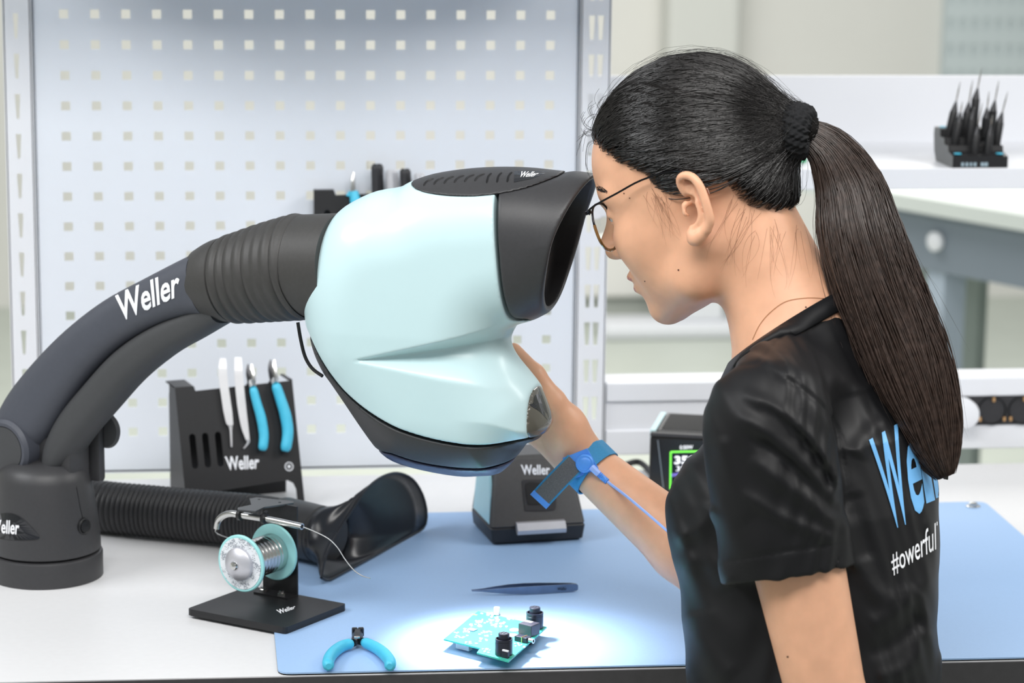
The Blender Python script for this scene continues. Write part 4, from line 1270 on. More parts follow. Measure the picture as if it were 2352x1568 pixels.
# necklace, moles
nk, ok = cast(catmull([(1728, 780), (1745, 745), (1770, 716), (1805, 692), (1850, 684), (1890, 685), (1915, 690)], 6), BV[body.name], .0006)
MB().tube(nk[ok], .00028, 6).build('necklace', mat('fine_gold', lin(226, 190, 150), .25, metal=1), pr, smooth=True)
for x, y, r in ((1558, 620, 2.2), (1851, 705, 2.2), (1809, 1508, 2.4), (1446, 455, 1.6), (1433, 444, 1.6), (1481, 646, 1.6)):
    P, ok = cast([(x + r * math.cos(t), y + r * math.sin(t)) for t in np.linspace(0, 6.283, 8, endpoint=False)], BV[body.name], .0004)
    if ok.all() and np.ptp(np.linalg.norm(P - CAM, axis=1)) < .01: add('mole', P, [tuple(range(8))], mat('mole_brown', lin(96, 58, 44), .6), body)
# print on the back of the shirt
M_bprint = mat('blue_print', lin(112, 178, 232), .5, noise=.03, nscale=80)
pf = [t for t in ('W', 'e', 'l', 'l', 'e')]
for ch, q in (('W', [(1996, 1010), (2062, 972), (2092, 1200), (2050, 1216)]), ('e', [(2076, 1020), (2108, 1006), (2126, 1172), (2096, 1188)]),
              ('l', [(2098, 960), (2114, 952), (2148, 1148), (2128, 1156)]), ('l', [(2122, 955), (2136, 948), (2166, 1138), (2150, 1144)]), ('e', [(2148, 1000), (2174, 994), (2178, 1110), (2166, 1130)])):
    lettering(ch, q, BV[shirt.name], M_bprint, shirt, .02, 4, .0010)
lettering('#owerfulT', [(2044, 1272), (2168, 1186), (2168, 1258), (2052, 1322)], BV[shirt.name], M_print, shirt, .004, 4, .0010)
lettering('et', [(2160, 1192), (2176, 1184), (2180, 1238), (2164, 1248)], BV[shirt.name], M_print, shirt, .004, 3, .0010)
# ------------------------------------------------------------------ small equipment on the bench
def plate(name, outer, holes, frame, th, m, parent, bvh=False):
    """flat sheet with cut-outs, in frame (O, A, B, N); holes are real openings"""
    c = bpy.data.curves.new('pl', 'CURVE'); c.dimensions = '2D'; c.fill_mode = 'BOTH'; c.extrude = th / 2
    for ring_ in [outer] + list(holes):
        s = c.splines.new('POLY'); s.points.add(len(ring_) - 1); s.use_cyclic_u = True
        for p, (a, b_) in zip(s.points, ring_): p.co = (a, b_, 0, 1)
    o = bpy.data.objects.new('pl', c); COL.objects.link(o)
    me = bpy.data.meshes.new_from_object(o.evaluated_get(bpy.context.evaluated_depsgraph_get()))
    V = np.array([v.co[:] for v in me.vertices]); Fs = [tuple(p.vertices) for p in me.polygons]
    bpy.data.objects.remove(o); bpy.data.curves.remove(c); bpy.data.meshes.remove(me)
    O, A, B, N = [np.asarray(q, float) for q in frame]
    P = O + V[:, :1] * A + V[:, 1:2] * B + V[:, 2:] * N
    return add(name, P, Fs, m, parent, bvh=bvh)
def obround(cx, cy, w, h, n=6):
    r = w / 2; out = []
    for t in np.linspace(0, math.pi, n): out.append((cx + r * math.cos(t), cy + h / 2 - r + r * math.sin(t)))
    for t in np.linspace(math.pi, 2 * math.pi, n): out.append((cx + r * math.cos(t), cy - h / 2 + r + r * math.sin(t)))
    return out
def unit(v): v = np.asarray(v, float); return v / np.linalg.norm(v)

# --- black tool holder and the four tools hung on it
def tool_holder(label, BLp, BRp, TLp, depth):
    """folded sheet stand: sloping slotted front, back plate, cheeks"""
    t = thing('tool_holder', label, 'tool holder', (BLp + BRp) / 2, group=None)
    A = unit(BRp - BLp); W = np.linalg.norm(BRp - BLp); Bv = TLp - BLp; Bv = Bv - A * (Bv @ A) ; H = np.linalg.norm(Bv); Bv = Bv / H
    N = np.cross(A, Bv); N = N if N[1] < 0 else -N
    back = -N.copy(); back[2] = 0; back = unit(back)
    hw = W / 8.6
    slots = [obround(W * (.105 + .108 * i), H * .50, .0080, H * .27) for i in range(3)]
    out = [(0, H), (W * .16, H), (W * .17, H - .006), (W * .98, H - .006 + .004), (W * .985, H), (W, H), (W, 0), (W * .94, 0), (W * .94, H * .14), (W * .92, H * .19), (W * .875, H * .215), (W * .85, H * .215), (W * .30, H * .18), (W * .08, H * .18), (W * .06, H * .14), (W * .06, 0), (0, 0)]
    fr = (BLp + N * .001, A, Bv, N)
    face = plate('front_plate', out, slots, fr, .0016, M_blk2, t, bvh=True)
    T = BLp + Bv * H
    for s0, nm in ((0, 'left'), (W, 'right')):
        o0 = BLp + A * s0
        b0 = o0 + back * depth; t1 = T + A * s0; tb = b0.copy(); tb[2] = t1[2]
        thk = A * (.0008 if s0 == 0 else -.0008)
        if s0 == 0:
            v_ = [o0, b0, tb, t1]; v_ = v_ + [p + thk for p in v_]
            add('cheek_plate', v_, [(0, 1, 2, 3), (7, 6, 5, 4), (0, 4, 5, 1), (1, 5, 6, 2), (2, 6, 7, 3), (3, 7, 4, 0)], M_blk2, t)
    b0 = BLp + back * depth; zt_ = T[2] - .012
    MB().prism([(0, 0), (W, 0), (W, zt_ - b0[2]), (0, zt_ - b0[2])], (b0, A, (0, 0, 1), back), 0, .0016).build('back_plate', M_blk2, t)
    MB().prism([(0, 0), (W * .16, 0), (W * .16, depth * .55), (0, depth * .55)], (T, A, back, (0, 0, 1)), -.0016, 0).build('top_flange', M_blk2, t)
    MB().prism([(W * .97, 0), (W, 0), (W, depth * .45), (W * .97, depth * .45)], (T, A, back, (0, 0, 1)), -.0016, 0).build('top_flange', M_blk2, t)
    return t, face, (BLp, A, Bv, N, W, H)
BLp = onZ(430, 1188); BRp = onZ(700, 1163); TLp = onY(398, 890, BLp[1] + .048)
th1, face1, TF = tool_holder('black slotted tool holder standing behind the ribbed hose', BLp, BRp, TLp, .075)
lettering('Weller', [(516, 1048), (596, 1045), (594, 1076), (522, 1080)], BV[face1.name], M_print, face1, .022, 1, .0006)
P_, ok = cast([(664, 1071)], BV[face1.name], .0002)
MB().lathe([(.0044, 0), (.0054, .0003), (.0056, 0)], P_[0], TF[3], 28, closed=False).build('warning_ring', M_print, face1)
MB().lathe([(.0002, .0003), (.0018, .0003), (.0022, .0)], P_[0], TF[3], 6, closed=False).build('warning_mark', M_print, face1)
def tf(px, py, lift): return onP(px, py, TF[0] + TF[3] * lift, TF[3])
def tweezer_hang(label, mid, w, bent):
    t = thing('tweezers', label, 'tweezers', tf(*mid[0], .005))
    c = catmull(mid, 6)
    ws = np.interp(np.linspace(0, 1, len(c)), np.linspace(0, 1, len(w)), w)
    for sgn, l0 in ((1, .0075), (-1, .0030)):
        L_ = []; R_ = []
        for i, (x, y) in enumerate(c):
            l_ = l0 if i > 4 else .00525 + sgn * .0022 * i / 4
            l_ = l_ + (.00525 - l_) * max(0, (i - len(c) * .7) / (len(c) * .3)) if sgn else l_
            L_.append(tf(x - ws[i] / 2, y, l_)); R_.append(tf(x + ws[i] / 2, y, l_))
        n = len(c); v_ = L_ + R_ + [p - TF[3] * .001 for p in L_] + [p - TF[3] * .001 for p in R_]
        f_ = []
        for i in range(n - 1):
            f_ += [(i, i + 1, n + i + 1, n + i), (2 * n + i, 3 * n + i, 3 * n + i + 1, 2 * n + i + 1), (i, 2 * n + i, 2 * n + i + 1, i + 1), (n + i, n + i + 1, 3 * n + i + 1, 3 * n + i)]
        f_ += [(0, n, 3 * n, 2 * n), (n - 1, 3 * n - 1, 4 * n - 1, 2 * n - 1)]
        add('arm', v_, f_, M_bsteel, t)
    return t
tweezer_hang('straight pointed steel tweezers hung on the black tool holder', [(512, 822), (512, 862), (519, 915), (527, 968), (530, 982), (532, 1026)], [14, 20, 20, 20, 14, 5, 3], False)
tweezer_hang('bent tip steel tweezers hung on the black tool holder', [(547, 820), (549, 870), (555, 930), (562, 978), (568, 1005), (570, 1016), (560, 1030)], [16, 20, 20, 17, 10, 6, 3], True)
def cutter_hang(label, jaw, hnd, wpx, piv):
    t = thing('wire_cutters', label, 'cutters', tf(*piv, .006))
    for s, lf in ((-1, .004), (1, .006)):
        pts = [tf(x + s * 4.5, y, lf) for x, y in jaw]
        MB().tube(np.array(pts), [.0010, .0030, .0040, .0042, .0036], 8, flat=(1, .8)).build('jaw', M_steel if s > 0 else M_dsteel, t, smooth=True)
    h = catmull(hnd, 6); n = len(h)
    r = np.interp(np.linspace(0, 1, n), [0, .06, .5, .94, 1], [.6, .85, 1, .95, .55]) * wpx / 2 / 1960
    MB().tube([tf(x, y, .012) for x, y in h], r, 14).build('handle', M_cyan, t, smooth=True)
    MB().tube([tf(x - 10, y, -.012 - .008 * i / n) for i, (x, y) in enumerate(h)], r, 14).build('handle', M_cyan, t, smooth=True)
    MB().tube([tf(jaw[-1][0], jaw[-1][1] - 3, .006), tf(*hnd[0], .011)], [.0042, .0045], 10).build('shank', M_steel, t, smooth=True)
    MB().tube([tf(jaw[-1][0], jaw[-1][1] - 3, .005), tf(hnd[0][0] - 10, hnd[0][1], -.011)], [.0042, .0045], 10).build('shank', M_dsteel, t, smooth=True)
cutter_hang('cyan handled wire cutters beside the tweezers on the black tool holder', [(574, 836), (574, 848), (575, 858), (577, 868), (578, 878)], [(581, 890), (590, 925), (600, 960), (606, 1000), (603, 1034)], 24, (577, 870))
cutter_hang('cyan handled wire cutters nearest the right edge of the black tool holder', [(626, 826), (625, 838), (626, 850), (628, 862), (630, 874)], [(633, 882), (644, 915), (656, 955), (661, 995), (655, 1036)], 28, (628, 862))

# --- second holder hung on the perforated panel behind the viewer
b1 = onY(722, 560, 3.262); b2 = onY(1010, 560, 3.262); b2[2] = b1[2]; t1 = onY(720, 437, 3.272)
th2, face2, TF2 = tool_holder('dark tool holder hung on the perforated panel behind the cyan viewer', b1, b2, t1, .020)
def tf2(px, py, lift): return onP(px, py, TF2[0] + TF2[3] * lift, TF2[3])
def grip(nm, label, pts, rad, m, cat, tip=None):
    t = thing(nm, label, cat, tf2(*pts[-1], .008))
    P = catmull(pts, 5); n = len(P)
    MB().tube([tf2(x, y, .010) for x, y in P], np.interp(np.linspace(0, 1, n), [0, .12, 1], [.45, 1, 1]) * rad, 14, flat=(1, .7)).build('handle', m, t, smooth=True)
    MB().tube([tf2(x + (10 if tip is None else 0), y, -.002) for x, y in P], np.interp(np.linspace(0, 1, n), [0, .12, 1], [.45, 1, 1]) * rad * .8, 12).build('rear_handle', m, t, smooth=True)
    return t
t = thing('wire_cutters', 'cyan handled cutters upright in the holder behind the viewer', 'cutters', tf2(812, 470, .008))
MB().tube([tf2(812, 395, .008), tf2(810, 412, .008), tf2(810, 430, .008), tf2(812, 445, .008)], [.0012, .0042, .0046, .0045], 10, flat=(1, .7)).build('jaw', M_steel, t, smooth=True)
MB().tube([tf2(813, 440, .010), tf2(816, 460, .012), tf2(822, 500, .012), tf2(826, 540, .012)], [.0055, .0068, .0068, .005], 12).build('handle', M_cyan, t, smooth=True)
MB().tube([tf2(806, 440, .002), tf2(802, 452, .003)], [.003, .0045], 10).build('handle', M_cyan, t, smooth=True)
grip('pliers', 'taller black handled pliers upright behind the viewer', [(861, 376), (861, 400), (862, 440), (862, 500)], .0066, M_blk, 'pliers')
grip('pliers', 'shorter black handled pliers upright behind the viewer', [(925, 387), (926, 410), (928, 440), (930, 500)], .0058, M_blk, 'pliers')
M_clear = mat('frosted_plastic', lin(226, 226, 230), .4, noise=.02, nscale=40, trans=.4)
grip('pry_tool', 'pale wide pry tool between the two black handled pliers', [(894, 390), (895, 410), (896, 440), (896, 500)], .0072, M_clear, 'pry tool')
grip('pry_tool', 'pale small tool right of the black handled pliers', [(958, 397), (960, 415), (962, 440), (962, 490)], .0055, M_clear, 'pry tool')

# --- ribbed extraction hose with a flared scoop
hs = thing('extraction_hose', 'black ribbed extraction hose with a flared scoop nozzle', 'hose', onZ(480, 1250))
M_hose = mat('hose_black', lin(46, 46, 48), .42, noise=.06, nscale=200, bump=.05, bscale=1200)
rz = .0338
hp = catmull([onZ(60, 1130, .0312), onZ(215, 1160, .0312), onZ(350, 1174, .0316), onZ(480, 1186, .0325), onZ(580, 1195, .0345), onZ(648, 1206, .0364)], 60)
L_ = np.concatenate([[0], np.cumsum(np.linalg.norm(np.diff(hp, axis=0), axis=1))])
s_ = np.arange(0, L_[-1], .0062 / 4)
hp = np.stack([np.interp(s_, L_, hp[:, k]) for k in range(3)], 1)
rr = np.tile([.0282, .0300, .0308, .0300], len(s_) // 4 + 1)[:len(s_)]
MB().tube(hp, rr, 32).build('ribbed_tube', M_hose, hs, smooth=True, sharp=80)
dn = unit(hp[-1] - hp[-12])
c0 = hp[-1]; c1 = onZ(755, 1231, .0372)
dn = unit(c1 - c0)
MB().tube([c0 - dn * .004, c0 + dn * .001, c0 + dn * .004, c1 - dn * .012, c1 - dn * .011, c1], [.0295, .0325, .0330, .0325, .0315, .0315], 40).build('cuff', M_hose, hs, smooth=True)
E0 = onZ(745, 1338, .0056); E1 = onZ(976, 1213, .0056)
ed = unit(E1 - E0); pn_ = np.array([ed[1], -ed[0], 0])
rim_px = catmull([(738, 1326), (748, 1278), (775, 1225), (812, 1165), (855, 1110), (903, 1086), (945, 1098), (970, 1135), (980, 1175), (978, 1202)], 4)
top_rim = [onP(x, y, E0, unit(pn_ + (0, 0, .22))) for x, y in rim_px]
bot_rim = [E1 + (E0 - E1) * k for k in np.linspace(.03, .97, 12)]
rim = np.array(list(top_rim) + bot_rim)
# resample the rim evenly and start it below the cuff
def resample(P, n):
    P = np.concatenate([P, P[:1]]); L = np.concatenate([[0], np.cumsum(np.linalg.norm(np.diff(P, axis=0), axis=1))])
    s = np.linspace(0, L[-1], n, endpoint=False); return np.stack([np.interp(s, L, P[:, k]) for k in range(3)], 1)
rim = resample(rim, 64)
cen = rim.mean(0)
a_ = unit(np.cross(dn, (0, 0, 1))); b_ = np.cross(a_, dn)
def ang(P, c, A, B): q = P - c; return np.arctan2(q @ B, q @ A)
ra = ang(rim, cen, a_, b_)
ring0 = np.array([c1 + .0322 * (math.cos(t) * a_ + math.sin(t) * b_) for t in ra])
v_ = []; f_ = []
K = 9
for k in range(K):
    u = k / (K - 1); w_ = u ** 1.5
    lin_ = ring0 - dn * .006 * (1 - u) + dn * .05 * u * (1 - u)
    v_ += list(lin_ * (1 - w_) + rim * w_)
n = 64
for k in range(K - 1):
    for i in range(n): f_.append((k * n + i, k * n + (i + 1) % n, (k + 1) * n + (i + 1) % n, (k + 1) * n + i))
fo = add('scoop', v_, f_, mat('scoop_black', lin(30, 32, 38), .28, noise=.05, nscale=60), hs, smooth=True)
md = fo.modifiers.new('thickness', 'SOLIDIFY'); md.thickness = .002; md.offset = 0
MB().tube(np.concatenate([rim, rim[:1]]), .0016, 8, caps=False).build('scoop_rim', MATS['scoop_black'], hs, smooth=True)

# --- solder reel stand
ss = thing('solder_stand', 'black solder reel stand with a plate base and silver feed tube', 'solder stand', onZ(610, 1400, MT))
zb = .0105
Q1, Q2, Q3 = onZ(430, 1397, zb), onZ(656, 1441, zb), onZ(796, 1386, zb); Q4 = Q1 + Q3 - Q2
pl4 = [(q[0], q[1]) for q in (Q1, Q2, Q3, Q4)]
MB().prism(rounded(pl4, .004, 3), FR0, MT + .0002, zb).build('base_plate', M_blk2, ss, bvh=True)
lettering('Weller', [(634, 1400), (678, 1389), (678, 1397), (642, 1410)], BVHTree.FromPolygons([(-1, 0, zb), (1, 0, zb), (1, 5, zb), (-1, 5, zb)], [(0, 1, 2, 3)]), M_print, ss, .02, 0, .0003)
ax = unit(Q2 - Q3); side = unit(Q4 - Q3)                 # ax: towards the front left, side: along the plate
ft = onZ(648, 1366, zb); ft[2] = zb
# upright bent from one strip: foot, riser, top tongue
riser_w = .036
yb_ = ft - ax * .004
def bx(o, a0, a1, s0, s1, z0, z1): return MB().raw([o + ax * a + side * s + np.array([0, 0, z]) for z in (z0, z1) for a, s in ((a0, s0), (a1, s0), (a1, s1), (a0, s1))], [(3, 2, 1, 0), (4, 5, 6, 7), (0, 1, 5, 4), (1, 2, 6, 5), (2, 3, 7, 6), (3, 0, 4, 7)])
top_z = onP(660, 1160, yb_, ax)[2] - zb
s0r = (onP(681, 1300, yb_, ax) - yb_) @ side; s1r = (onP(606, 1300, yb_, ax) - yb_) @ side
bx(yb_, -.002, 0, min(s0r, s1r), max(s0r, s1r), 0, top_z).build('riser', M_blk2, ss)
bx(yb_, 0, .016, min(s0r, s1r), max(s0r, s1r), 0, .002).build('foot_flange', M_blk2, ss)
tq = yb_ + np.array([0, 0, top_z])
def tz(x, y): q = onZ(x, y, tq[2]); return ((q - tq) @ ax, (q - tq) @ side)
tong = [tz(*p) for p in ((673, 1156), (672, 1152), (592, 1142), (577, 1145), (582, 1160), (553, 1167), (553, 1172), (592, 1176), (610, 1166))]
holes = [[((a + .0018 * math.cos(k)), (b + .0018 * math.sin(k))) for k in np.linspace(0, 6.283, 10, endpoint=False)] for a, b in (tz(598, 1147), tz(643, 1155))]
plate('top_tongue', tong, holes, (tq, ax, side, (0, 0, 1)), .0018, mat('black_tongue', lin(64, 66, 68), .4, noise=.06, nscale=300), ss)
for x, y in ((604, 1356), (646, 1365)):
    q = onZ(x, y, zb + .003); q = np.array([q[0], q[1], zb + .002])
    MB().lathe([(.0046, 0), (.0046, .003), (.0030, .0035), (.0030, .0055), (.001, .006)], q, (0, 0, 1), 6).build('nut', M_steel, ss)
gY = onP(600, 1180, yb_ + ax * .022, ax)
gt = catmull([(497, 1213), (501, 1196), (513, 1184), (530, 1179), (552, 1182), (620, 1193), (694, 1209)], 6)
gp = np.array([onP(x, y, yb_ + ax * .030, ax) for x, y in gt])
MB().tube(gp, .0035, 16).build('feed_tube', M_steel, ss, smooth=True)
MB().lathe([(.0001, .0002), (.0022, .0002)], gp[-1], gp[-1] - gp[-2], 16, closed=False).build('tube_bore', M_dark, ss)
for i in (24, 29):
    MB().lathe([(.0036, -.002), (.0058, -.002), (.0058, .002), (.0036, .002)], gp[i], gp[i] - gp[i - 1], 20, closed=False).build('tube_clip', M_blk2, ss, smooth=True)
    MB().tube([gp[i] + (0, 0, .005), gp[i] * .35 + (tq + ax * .022 + side * ((gp[i] - tq) @ side)) * .65], .0022, 8).build('clip_arm', M_blk2, ss)
# the reel itself
FC = onP(632, 1266, yb_ + ax * .006, ax)
rl_ = thing('solder_reel', 'reel of silver solder wire with pale cyan flanges', 'solder reel', FC)
M_fl = mat('reel_flange', lin(160, 222, 222), .35, noise=.02, nscale=60)
RL, RF = .058, .0308
MB().lathe([(.004, 0), (RF - .001, 0), (RF, .0008), (RF, .0026), (RF - .001, .0034), (.004, .0034)], FC, ax, 56).build('flange', M_fl, rl_, smooth=True)
NC = FC + ax * RL
fl2 = MB().lathe([(.004, -.0034), (RF - .001, -.0034), (RF, -.0026), (RF, -.0008), (RF - .001, 0), (.004, 0)], NC, ax, 56).build('flange', M_fl, rl_, smooth=True)
coil = [(.004, .0036)] + [(.0205 + .00010 * (k % 2) + .0001 * math.sin(k * .37), .0036 + (RL - .0075) * k / 150) for k in range(151)] + [(.004, RL - .0036)]
MB().lathe(coil, FC, ax, 48).build('wire_coil', M_steel, rl_, smooth=True, sharp=60)
def label_mat():
    m = mat('reel_label', lin(228, 232, 236), .5)
    nt = m.node_tree; b = nt.nodes['Principled BSDF']
    tc = nt.nodes.new('ShaderNodeTexCoord'); mp = nt.nodes.new('ShaderNodeMapping'); nt.links.new(tc.outputs['Object'], mp.inputs[0])
    mp.inputs['Rotation'].default_value = (0, .9, .7); mp.inputs['Scale'].default_value = (60, 900, 900)
    n = nt.nodes.new('ShaderNodeTexNoise'); n.inputs['Scale'].default_value = 1.0; n.inputs['Detail'].default_value = 3; nt.links.new(mp.outputs[0], n.inputs[0])
    n3 = nt.nodes.new('ShaderNodeTexNoise'); n3.inputs['Scale'].default_value = 90; nt.links.new(tc.outputs['Object'], n3.inputs[0])
    mt_ = nt.nodes.new('ShaderNodeMath'); mt_.operation = 'MULTIPLY'; nt.links.new(n.outputs[0], mt_.inputs[0]); nt.links.new(n3.outputs[0], mt_.inputs[1])
    r = nt.nodes.new('ShaderNodeValToRGB'); r.color_ramp.elements[0].position = .255; r.color_ramp.elements[0].color = (*lin(228, 232, 236), 1); r.color_ramp.elements[1].position = .31; r.color_ramp.elements[1].color = (*lin(150, 156, 164), 1)
    nt.links.new(mt_.outputs[0], r.inputs[0]); nt.links.new(r.outputs[0], b.inputs['Base Color'])
    return m
MB().lathe([(.012, .0004), (.0278, .0004)], NC, ax, 56, closed=False).build('label', label_mat(), rl_)
kb = MB().lathe([(.0178, .0004), (.0178, .004), (.0165, .0055), (.0085, .0095), (.0060, .0098), (.0002, .0098)], NC, ax, 48, closed=False).build('clamp_knob', mat('satin_aluminium', lin(206, 206, 212), .4, metal=.6, noise=.02, nscale=100), rl_, smooth=True)
MB().lathe([(.0048, .0096), (.0048, .0110), (.0040, .0125), (.0002, .0135)], NC, ax, 20, closed=False).build('axle_screw', M_steel, kb, smooth=True)
# loose wire: up to the feed tube and out over the mat
wp = [gp[-1]] + [onP(x, y, gp[-1] + ax * d, ax) for x, y, d in ((726, 1222, .002), (756, 1238, .004), (776, 1258, .008), (792, 1283, .012), (812, 1308, .016), (832, 1322, .018), (851, 1328, .020))]
MB().tube(catmull(wp, 6), .0006, 6).build('loose_wire', M_steel, rl_, smooth=True)
MB().tube(catmull([gp[0], onP(500, 1226, gp[0], ax), FC + ax * (RL * .86) + (0, 0, .021)], 4), .0005, 6).build('feed_wire', M_steel, rl_, smooth=True)

# --- end cutters lying on the mat
ec = thing('end_cutters', 'cyan handled end cutters lying open on the blue mat', 'cutters', onZ(822, 1470, MT))
def om(x, y, z=.010): return onZ(x, y, MT + z)
for s, hnd in ((-1, [(808, 1477), (785, 1484), (764, 1500), (754, 1518), (755, 1530)]), (1, [(835, 1474), (862, 1486), (884, 1503), (896, 1520), (895, 1530)])):
    h = catmull([om(*p, .0072) for p in hnd], 6); n = len(h)
    MB().tube(h, np.interp(np.linspace(0, 1, n), [0, .08, .5, .93, 1], [.0040, .0056, .0062, .0058, .003]), 14).build('handle', M_cyan, ec, smooth=True)
    MB().tube([om(hnd[0][0] + s * -4, hnd[0][1] - 1, .0072), om(820, 1466, .0072)], [.0042, .0048], 8).build('shank', M_dsteel, ec, smooth=True)
MB().tube([om(820, 1470, .0072), om(821, 1461, .0075), om(822, 1452, .0080)], [.0055, .0058, .0050], 6).build('jaw', M_dsteel, ec)
hc = om(822, 1452, .0080)
for s in (-1, 1):
    MB().box((-.0062 if s < 0 else .0003, -.002, -.004), (-.0003 if s < 0 else .0062, .003, .005), .001, None, hc).build('jaw', M_dsteel, ec)
MB().lathe([(.0001, 0), (.0030, 0), (.0030, .0012), (.0001, .0016)], om(820, 1464, .0128), (0, 0, 1), 16).build('rivet', M_steel, ec, smooth=True)

# --- tweezers lying on the mat
tw = thing('tweezers', 'fine steel tweezers lying on the blue mat above the circuit board', 'tweezers', onZ(1200, 1372, MT))
T0 = onZ(1083, 1366, MT); T1 = onZ(1327, 1358, MT); td = unit(T1 - T0); tn = np.array([-td[1], td[0], 0]); TLn = np.linalg.norm(T1 - T0)
M_twz = mat('brushed_steel', lin(120, 136, 160), .3, metal=.85, noise=.1, nscale=80)
for s in (-1, 1):
    us = np.array([0, .10, .22, .35, .50, .65, .80, .94, .985, 1.0])
    hgt = np.array([.0008, .0018, .0045, .0072, .0086, .0088, .0086, .0086, .0070, .0045]); off = np.array([.0012, .0022, .0042, .0056, .0060, .0052, .0034, .0014, .0008, .0007]) * s
    zc_ = np.array([.0050] * 10)
    lo_ = [T0 + td * (u * TLn) + tn * o_ + np.array([0, 0, zc - h / 2 + .0002]) for u, o_, h, zc in zip(us, off, hgt, zc_)]
    hi_ = [p + np.array([0, 0, h]) for p, h in zip(lo_, hgt)]
    n = len(us); v_ = lo_ + hi_ + [p + tn * .0011 * s for p in lo_] + [p + tn * .0011 * s for p in hi_]; f_ = []
    for i in range(n - 1):
        f_ += [(i, i + 1, n + i + 1, n + i), (2 * n + i, 3 * n + i, 3 * n + i + 1, 2 * n + i + 1), (i, 2 * n + i, 2 * n + i + 1, i + 1), (n + i, n + i + 1, 3 * n + i + 1, 3 * n + i)]
    f_ += [(0, n, 3 * n, 2 * n), (n - 1, 3 * n - 1, 4 * n - 1, 2 * n - 1)]
    ar = add('arm', v_, f_, M_twz, tw)
    if s < 0:
        flat_text('lettering', 'Weller', T0 + td * (TLn * .80) + tn * (-.0052) + np.array([0, 0, .0034]), td * (TLn * .09), np.array([0, 0, .0035]), mat('etched_dark', lin(40, 48, 62), .6), ar, .01)

# --- circuit board
ZP = MT + .0125
pcb = thing('circuit_board', 'green circuit board with black round connectors, lit by the viewer lamp', 'circuit board', onZ(1140, 1460, MT))
def pz(x, y, z=ZP): return onZ(x, y, z)
pc_ = [pz(1098, 1403), pz(1256, 1439), pz(1168, 1518), pz(1095, 1498), pz(1103, 1488), pz(1019, 1467)]
M_pcb = mat('pcb_green', lin(62, 176, 156), .4, noise=.12, nscale=300)
MB().prism([(p[0], p[1]) for p in pc_], FR0, ZP - .0016, ZP).build('board', M_pcb, pcb)
u_ = unit(pc_[1] - pc_[0]); w_ = unit(pc_[5] - pc_[0])       # along the back edge, and towards the front left
def cbox(x, y, a, b, h, name, m, z0=0.0, bev=0):
    c = pz(x, y); c = c + np.array([0, 0, z0])
    R3 = np.stack([u_, w_ - u_ * (u_ @ w_), (0, 0, 1)], 1); R3[:, 1] /= np.linalg.norm(R3[:, 1])
    return MB().box((-a / 2, -b / 2, 0), (a / 2, b / 2, h), bev, R3, c).build(name, m, pcb)
M_con = mat('connector_black', lin(38, 40, 52), .35, noise=.06, nscale=200)
for (x, y) in ((1157, 1502), (1228, 1441)):
    c = pz(x, y)
    k_ = MB().lathe([(.0088, 0), (.0088, .0130), (.0085, .0132), (.0085, .0140), (.0088, .0142), (.0088, .0165), (.0076, .0165), (.0074, .0120), (.0056, .0120), (.0056, .0215), (.0052, .0220), (.0001, .0220)], c, (0, 0, 1), 36, closed=False).build('din_connector', M_con, pcb, smooth=True)
    for j in range(7):
        t = j * 2 * math.pi / 6; r_ = .0034 if j < 6 else 0
        MB().lathe([(.0006, 0), (.0006, .0004), (.0001, .0005)], c + (r_ * math.cos(t), r_ * math.sin(t), .0219), (0, 0, 1), 8, closed=False).build('pin_socket', M_steel, k_)
c = pz(1157, 1502)
cbox(1161, 1510, .0075, .003, .0065, 'key_block', M_con)
cbox(1161, 1510, .0070, .002, .0015, 'key_top', M_print, .0066)
cbox(1215, 1456, .0165, .0150, .0120, 'socket_block', mat('socket_grey', lin(62, 60, 68), .3, noise=.05, nscale=100), 0, .0006)
cbox(1213, 1453, .0100, .004, .0003, 'socket_label', M_print, .0121)
cbox(1224, 1459, .0030, .0095, .0075, 'socket_mouth', M_dark, .0018)
cbox(1201, 1472, .0150, .0090, .0055, 'jack_block', M_con, 0, .0005)
cbox(1204, 1473, .0012, .0095, .0058, 'jack_spring', mat('brass', lin(214, 170, 120), .3, metal=1), 0)
MB().lathe([(.0026, 0), (.0026, .005), (.0014, .005), (.0012, .002)], pz(1216, 1476) + (0, 0, .0028), u_, 16, closed=False).build('jack_barrel', M_steel, pcb, smooth=True)
MB().lathe([(.0034, 0), (.0034, .0008), (.0031, .0010), (.0031, .0075), (.0028, .0080), (.0001, .0080)], pz(1141, 1411), (0, 0, 1), 24, closed=False).build('capacitor', mat('capacitor_sleeve', lin(214, 214, 216), .3, noise=.02, nscale=90), pcb, smooth=True)
MB().box((-.0034, -.0034, 0), (.0034, .0034, .0008), 0, None, pz(1141, 1411)).build('capacitor_base', M_dark, pcb)
cbox(1084, 1447, .0090, .0075, .0011, 'chip', mat('chip_grey', lin(122, 116, 146), .4, noise=.05, nscale=300))
cbox(1090, 1412, .007, .003, .0006, 'gold_pad', mat('gold_pad', lin(214, 200, 150), .3, metal=.8))
for x, y in ((1182, 1447), (1177, 1459)):
    MB().lathe([(.0052, 0), (.0052, .0006), (.0040, .0008), (.0001, .0007)], pz(x, y), (0, 0, 1), 20, closed=False).build('coin_pad', mat('pad_pale', lin(224, 222, 206), .35, metal=.3), pcb, smooth=True)
rr_ = random.Random(5)
